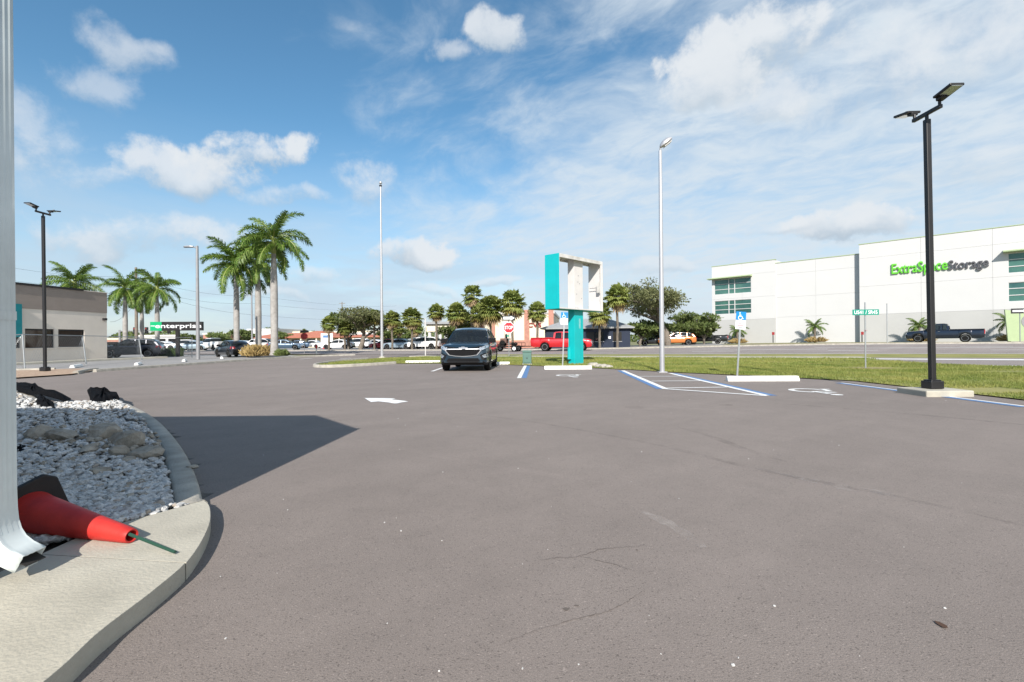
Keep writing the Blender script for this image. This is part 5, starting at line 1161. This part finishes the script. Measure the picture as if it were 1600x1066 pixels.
SB = [(514, 66, 506, 24, 'leftmost short cabbage palm before the red roofs'), (539, 68, 512, 24, 'cabbage palm in the shade of the left oak'), (585, 66, 495, 26, 'cabbage palm just left of the flagpole'), (613, 64, 498, 27, 'first cabbage palm right of the flagpole'), (622, 72, 512, 22, 'low cabbage palm behind the silver blue sedan'), (644, 63, 496, 33, 'round cabbage palm left of the slim pale post'), (651, 74, 512, 20, 'small cabbage palm behind the white crossovers'),
      (682, 62, 487, 27, 'cabbage palm standing before the columned building'), (713, 60, 489, 35, 'cabbage palm above the left side of the dark car'), (728, 64, 505, 34, 'bushy low cabbage palm beside the portico'), (767, 57, 482, 42, 'broad cabbage palm above the right side of the dark car'), (750, 60, 490, 34, 'cabbage palm squeezed below the tall fan palm'), (801, 55, 473, 42, 'large cabbage palm above the stop sign'), (840, 57, 487, 30, 'cabbage palm just left of the turquoise frame'), (937, 55, 489, 36, 'cabbage palm behind the right end of the turquoise frame'), (965, 55, 463, 40, 'tall cabbage palm between the frame and the big oak')]
for i, (px, y, pyc, w, lab) in enumerate(SB): sabal(px, y, pyc, w, lab, i)
sabal(738, 62, 461, 34, 'tall shaggy fan palm rising over the dark car', 31, CR_OPEN, .2)['group'] = 'tall fan palm'
# small palms before the storage wall, with a grass tuft at each foot
SP = [(1215 - 63 + 0, 66, 0, 'small palm behind the leaning blue sign'), (1273, 57.5, 0, 'small palm before the middle of the white wall'), (1436, 50.3, 0, 'small palm just behind the navy pickup'), (1577, 46.5, 0, 'small palm beside the lime monument sign')]
for i, (px, y, _, lab) in enumerate(SP):
    y = C0.y + D_.y * ft(px, 530) - (1.9 if px > 1344 else 1.4); b_ = on(px, y); r = random.Random(50 + i); o = root('small_palm', lab, 'palm tree', b_, 0, 'small palms along the storage wall'); hh = 1.75 + .2 * (i % 2); m = MB(); m.tube([(0, 0, -.1), (.03, 0, hh * .5), (0, 0, hh)], [.13, .12, .15], 9); m.build('trunk', 'sabal_trunk', o, smooth=True)
    for k in range(15):
        q = bpy.data.objects.new('frond', FM[k % 6]); COL.objects.link(q); q.parent = o; q.location = (0, 0, hh); q.rotation_euler = (r.uniform(-.3, .3), -rad(75 - 100 * k / 14), k * 2.399); s = .48 * r.uniform(.85, 1.1); q.scale = (s, s, s)
    tuft('ornamental_grass', 'tawny grass clump at the foot of the ' + lab, b_ + Vector((0, -.3, 0)), 1.3, .75, 500, 'straw_grass', 20 + i, 'grass clumps along the storage wall')

# ------------------------------------------------------------------ broadleaf trees
def oak(px, y, py_top, wpx, label, seed, leaf='oak_leaf', n=9000, trunk=.28, fork=.34, name='oak_tree', cat='tree', grp=None, ls=.14, base=None):
    r = random.Random(seed); b_ = on(px, y) if base is None else base; H_ = CH - uv(px, py_top)[1] / F * y - b_.z; R_ = wpx / 2 / F * y
    o = root(name, label, cat, b_, 0, grp); m = MB(); tips = []
    def branch(p, d, ln_, rad_, lev):
        pts = [p]; q = p.copy(); dd = d.copy()
        for _ in range(4): dd = (dd + Vector((r.uniform(-.22, .22), r.uniform(-.22, .22), r.uniform(-.08, .12)))).normalized(); q = q + dd * ln_ / 4; pts.append(q.copy())
        m.tube(pts, [rad_ * (1 - .12 * i) for i in range(5)], 6 if lev > 1 else 9, False)
        if lev >= 3: tips.append(q); return
        if lev >= 1: tips.append(pts[3])
        for k in range(4 if lev == 0 else 3):
            az = (k + r.random() * .7) * 2 * math.pi / (4 if lev == 0 else 3); out_ = Vector((math.cos(az), math.sin(az), r.uniform(.15, .75))); branch(q if k else pts[-2], (dd * .55 + out_ * .9).normalized(), ln_ * r.uniform(.62, .85), rad_ * .55, lev + 1)
    branch(Vector((0, 0, -.15)), Vector((0, 0, 1)), H_ * fork, trunk, 0)
    T_ = np.array([t[:] for t in tips]); sc2 = np.array([R_ / max(1e-3, np.percentile(np.abs(T_[:, 0]), 92)), R_ / max(1e-3, np.percentile(np.abs(T_[:, 1]), 92)), (H_ * .93) / T_[:, 2].max()])
    sc2[0] = sc2[1] = min(sc2[0], 2.2)
    m.v = [(x * sc2[0] if z > .2 else x, y_ * sc2[1] if z > .2 else y_, z * sc2[2]) for x, y_, z in m.v]; m.build('trunk', 'bark', o, smooth=True, sharp=0); T_ = T_ * sc2
    rr = np.random.default_rng(seed); per = max(1, n // len(T_)); V = []
    cl = np.repeat(T_, per, 0); off = rr.normal(size=cl.shape); off /= np.linalg.norm(off, axis=1)[:, None]; size = R_ * rr.uniform(.14, .30, len(T_)); size = np.repeat(size, per)
    Pp = cl + off * (size * rr.random(len(cl)) ** .45)[:, None] * [1.15, 1.15, .7]; Pp = Pp[Pp[:, 2] > H_ * .22]
    V, Fq = leaf_cloud(len(Pp), lambda r_, n_: Pp, ls, seed); quads('crown', V, Fq, leaf, o); return o
oak(1044, 61, 434, 118, 'big spreading live oak left of the storage building', 3, n=11000, trunk=.34, fork=.36, ls=.17)
oak(563, 66, 480, 66, 'airy oak left of the flagpole', 5, n=6000, trunk=.22, ls=.16)
oak(1085, 66, 486, 60, 'smaller dark tree between the big oak and the storage wall', 8, 'bush_leaf', 4500, .2, ls=.17)
oak(545, 70, 487, 50, 'dense dark tree left of the airy oak', 11, 'bush_leaf', 4500, .2, ls=.17)
BU = [(1000, 62, 505, 46, 'green bush beside the navy restaurant wall'), (1030, 64, 500, 56, 'dark bush behind the dark hidden car'), (1066, 66, 503, 56, 'tall shrub behind the orange crossover'), (1100, 64, 505, 40, 'shrub above the black pickup'), (382, 88, 514, 26, 'round tree between the left palm trunks'), (346, 100, 519, 34, 'low green tree above the dark hatchback'), (448, 110, 518, 26, 'small green tree left of the orange roofs'), (480, 128, 513, 16, 'tree top above the red roof peak'), (703, 68, 508, 40, 'leafy shrub beside the columned portico'), (607, 80, 512, 30, 'dark green tree behind the flagpole'), (632, 84, 514, 26, 'dark tree behind the silver sedan'), (300, 100, 521, 24, 'low tree at the right end of the black sign')]
for i, (px, y, pt, w, lab) in enumerate(BU): oak(px, y, pt, w, lab, 60 + i, 'bush_leaf', 2600, .12, .25, 'bushy_tree', 'tree', 'trees and shrubs across the highway', .22)
# far wood along the horizon, one mass
def wood(r, n):
    u = r.uniform(-1.35, 1.4, n); y = r.uniform(240, 300, n); hh = 6 + 2.5 * np.sin(u * 23) + 1.5 * np.sin(u * 61 + 1); z = r.random(n) ** .7 * hh; return np.c_[u * y, y, z]
V, Fq = leaf_cloud(30000, wood, .9, 77); struct(quads('far_wood', V, Fq, 'bush_leaf'), 'stuff')

# ------------------------------------------------------------------ far buildings
def px_root(name, label, px, y, rz, cat='building'): c = on(px, y); return root(name, label, cat, (c.x, c.y, c.z - .1), rz), c
def hh_(px, py, y, c): return CH - uv(px, py)[1] / F * y - c.z + .1
# drugstore
o, c = px_root('drugstore', 'cream shop with brick pilasters behind the stop sign', 806, 66, rad(-8)); W_ = 118 / F * 66; h = hh_(806, 491, 66, c); 
m = MB(); m.b2(-W_ / 2, W_ / 2, 0, 18, 0, h); m.build('wall', 'cream_wall', o); m = MB(); m.b2(-W_ / 2 - .15, W_ / 2 + .15, -.18, 18.1, h + .004, h + .35); m.build('cornice', 'sign_white', o)
for f in (-.47, -.31, .15, .47): m = MB(); m.b2(W_ * f - .35, W_ * f + .35, -.22, -.004, 0, h + .55); m.build('pilaster', 'brick_far', o)
m = MB(); m.b2(-W_ / 2, W_ / 2, -.12, -.004, -.1, 1.2); m.build('plinth', 'brick_far', o)
text('lettering', 'CVS', 'sign_dark_red', o, 1.9, .62, Matrix.Translation((W_ * .25, -.10, h * .68)) @ FACE, .08, .03)
# portico bank
o, c = px_root('bank', 'cream bank with a white columned drive through canopy', 697, 72, rad(-6)); s_ = 72 / F; h = hh_(697, 503, 72, c)
m = MB(); m.b2(-30 * s_, 30 * s_, -.4, 9, h - 1.45, h - .35); m.build('canopy', 'cream_wall', o); m = MB(); m.b2(-33 * s_, 33 * s_, -.8, 9.4, h - .346, h); m.build('cornice', 'roof_grey', o)
for f in (-26, -15, -9, 0, 12, 24): m = MB(); m.tube([(f * s_, 0, 0), (f * s_, 0, h - 1.452)], .25, 10); m.build('column', 'white_wall', o)
m = MB(); m.b2(-22 * s_, 32 * s_, 9.5, 20, 0, h + .6); m.build('wall', 'cream_wall', o)
o, c = px_root('brick_planter', 'low red brick wall before the bank canopy', 692, 66, rad(-8), 'wall'); m = MB(); m.b2(-1.2, 1.1, 0, .4, 0, 1.05); m.build('wall', 'brick_far', o); m = MB(); m.b2(-1.25, 1.15, -.05, .45, 1.052, 1.12); m.build('cap', 'concrete', o)
def hip(m, x0, x1, y0, y1, z0, z1, ins, over=.5):
    a, b_, c_, d = x0 - over, x1 + over, y0 - over, y1 + over; ym = (c_ + d) / 2
    m.add([(a, c_, z0), (b_, c_, z0), (b_, d, z0), (a, d, z0), (a + ins, ym, z1), (b_ - ins, ym, z1), (a, c_, z0 - .15), (b_, c_, z0 - .15), (b_, d, z0 - .15), (a, d, z0 - .15)], [(0, 1, 5, 4), (1, 2, 5), (2, 3, 4, 5), (3, 0, 4), (6, 7, 1, 0), (7, 8, 2, 1), (8, 9, 3, 2), (9, 6, 0, 3), (9, 8, 7, 6)])
# navy restaurant
o, c = px_root('navy_restaurant', 'low navy building with grey hip roof behind the red pickup', 917, 58, rad(-12)); s_ = 58 / F; hw_ = hh_(917, 514, 58, c); hr = hh_(880, 496, 58, c)
m = MB(); m.b2(-66 * s_, 66 * s_, 0, 9, 0, hw_); m.build('wall', 'navy_wall', o); m = MB(); hip(m, -66 * s_, 66 * s_, 0, 9, hw_ + .16, hr, 3.2); m.build('roof', 'roof_grey', o)
for x in (-3.2, -1.6, 1.5, 3.6): m = MB(); m.b2(x - .5, x + .5, -.05, -.004, .9, 2.0 if hw_ > 2.2 else hw_ - .2); w_ = m.build('window', 'dark_glass', o); m = MB(); m.b2(x - .56, x + .56, -.08, -.052, .82, .9); m.build('sill', 'grey_metal', w_)
m = MB(); m.b2(.0, .9, -.06, -.004, 0, min(2.0, hw_ - .1)); m.build('door', 'black_metal', o)
m = MB(); m.b2(2.55, 2.85, -.06, -.004, 1.2, 1.5); m.build('notice', 'sign_face', o)
# red roofed shops
def shops(px, y, w, pyw, pyr, label, rz, mat='red_tile', ins=3.):
    o, c = px_root('tile_roof_shop', label, px, y, rz); o['group'] = 'tiled roof shops'; s_ = y / F; hw_ = max(2.2, hh_(px, pyw, y, c)); hr = hh_(px, pyr, y, c); x = w / 2 * s_
    m = MB(); m.b2(-x, x, .6, 10, 0, hw_); m.build('wall', 'cream_wall', o); m = MB(); hip(m, -x, x, .0, 10, hw_ + .16, hr, ins, .8); m.build('roof', mat, o)
    n = max(3, int(w * s_ / 3))
    for i in range(n): xx = -x + (i + .5) * 2 * x / n; m = MB(); m.b2(xx - 1.0, xx + 1.0, .52, .596, .5, hw_ - .3); m.build('window', 'dark_glass', o)
    for i in range(n + 1): xx = -x + i * 2 * x / n; m = MB(); m.b2(xx - .15, xx + .15, -.5, -.2, 0, hw_); m.build('column', 'cream_wall', o)
shops(484, 108, 78, 530, 516.5, 'peaked red tile roof shop right of the tallest palm', rad(-8), ins=5); shops(450, 116, 60, 529, 520, 'low orange tile roof just right of the tallest palm', rad(-5)); shops(414, 112, 40, 530, 521, 'red tile roof glimpsed between the palm trunks', rad(-5)); shops(575, 104, 92, 530, 522, 'long red tile roof behind the flagpole', rad(-8))
def slabb(name, label, px, y, w, pyt, mat, trim):
    o, c = px_root(name, label, px, y, rad(-6)); s_ = y / F; h = hh_(px, pyt, y, c); m = MB(); m.b2(-w / 2 * s_, w / 2 * s_, 0, 14, 0, h); m.build('wall', mat, o); m = MB(); m.b2(-w / 2 * s_ - .1, w / 2 * s_ + .1, -.1, 14.1, h + .004, h + .4); m.build('coping', trim, o)
    for i in range(4): x = (-.375 + .25 * i) * w * s_; m = MB(); m.b2(x - 1, x + 1, -.06, -.004, .4, min(2.4, h - .5)); m.build('window', 'dark_glass', o)
slabb('flat_roof_store', 'long white flat store behind the red roofs', 545, 135, 190, 519.5, 'white_wall', 'cream_wall'); slabb('flat_roof_store', 'white store block behind the palm trunks', 410, 130, 50, 516, 'white_wall', 'white_wall'); slabb('flat_roof_store', 'red and white store at the far left', 338, 120, 44, 523, 'brick_far', 'white_wall'); slabb('flat_roof_store', 'pale flat store behind the dark crossover', 245, 118, 70, 526, 'white_wall', 'sign_white'); slabb('flat_roof_store', 'brick red shop sliver beside the beige building', 176, 110, 26, 531, 'brick_far', 'cream_wall')
b_ = on(511, 78); o = root('roadside_sign', 'white and red roadside panel sign behind the white sedan', 'sign', b_); m = MB(); m.b2(-.95, .95, -.1, .1, .9, 2.5); m.build('panel', 'sign_face', o); m = MB(); m.b2(-.7, .7, -.1, .1, 0, .88); m.build('base', 'sign_red', o); m = MB(); m.b2(-.6, .6, -.13, -.102, 1.8, 2.2); m.build('print', 'blue_paint', o)

# ------------------------------------------------------------------ traffic signals, poles, wires
yM = 86.; a = on(187, yM); o = root('signal_mast', 'dark traffic signal mast arm across the far junction', 'traffic signal', a); hM = CH - uv(187, 520)[1] / F * yM - a.z + .5
m = MB(); m.tube([(0, 0, 0), (0, 0, hM)], .16, 8); m.build('pole', 'grey_metal', o); x1 = P3(312, 520, yM).x - a.x; m = MB(); m.tube([(0, 0, hM - .25), (x1, 0, hM + .05)], [.11, .06], 6); m.build('arm', 'grey_metal', o)
for px in (211, 229, 264, 315 - 6):
    x = P3(px, 520, yM).x - a.x; m = MB(); m.b2(x - .22, x + .22, -.2, .2, hM - .75, hM + .45); q = m.build('signal_head', 'black_metal', o, bevel=.05)
    for k in range(3): m = MB(); m.lathe([(0, -.03), (.13, -.02), (.13, .0)], 10); l_ = m.build('lamp', 'sign_dark_red' if k == 2 else 'black_rough', q); l_.rotation_euler = (rad(90), 0, 0); l_.location = (x, -.21, hM - .52 + .36 * k)
def upole(px, y, ptop, label, r_, mat='wood_pole', arms=True):
    b_ = on(px, y); h = CH - uv(px, ptop)[1] / F * y - b_.z; o = root('utility_pole', label, 'utility pole', b_, 0, 'utility poles'); m = MB(); m.tube([(0, 0, -.2), (0, 0, h)], [r_, r_ * .65], 9); m.build('pole', mat, o, smooth=True)
    if arms:
        m = MB(); m.b2(-1.1, 1.1, -.07, .05, h - .6, h - .46); m.build('cross_arm', mat, o)
        for x in (-1, -.4, .4, 1): m = MB(); m.tube([(x, 0, h - .46), (x, 0, h - .28)], .05, 6); m.build('insulator', 'grey_metal', o)
    return b_ + Vector((0, 0, h))
t1 = upole(213.5, 64, 418, 'grey wooden utility pole among the left royal palms', .22, arms=False); t2 = upole(394, 72, 436, 'dark slim utility pole behind the middle royal palm', .13, 'grey_metal', False); t3 = upole(535, 170, 472, 'far utility pole above the dense dark tree', .22)
def wire(label, pts, r_=.02, sag=.8):
    m = MB()
    for p, q in zip(pts, pts[1:]):
        P_ = [p.lerp(q, k / 12) - Vector((0, 0, sag * 4 * (k / 12) * (1 - k / 12))) for k in range(13)]; m.tube(P_, r_, 4, False)
    tag(m.build('power_line', 'black_rough'), label, 'power line', 'overhead wires')
wire('topmost overhead wire above the beige building', [P3(-60, 402, 60), P3(213.5, 432, 64), P3(394, 462, 74), P3(620, 478, 170)], .011)
wire('second overhead wire from the top at left', [P3(-60, 424, 60), P3(213.5, 447, 64), P3(394, 474, 74), P3(620, 484, 170)], .011)
wire('third overhead wire from the top at left', [P3(190, 440, 64), P3(394, 492, 74), P3(620, 497, 170)], .012)
wire('lowest overhead wire sloping down to the signal mast', [P3(213.5, 470, 64), P3(172, 503, 84)], .02)
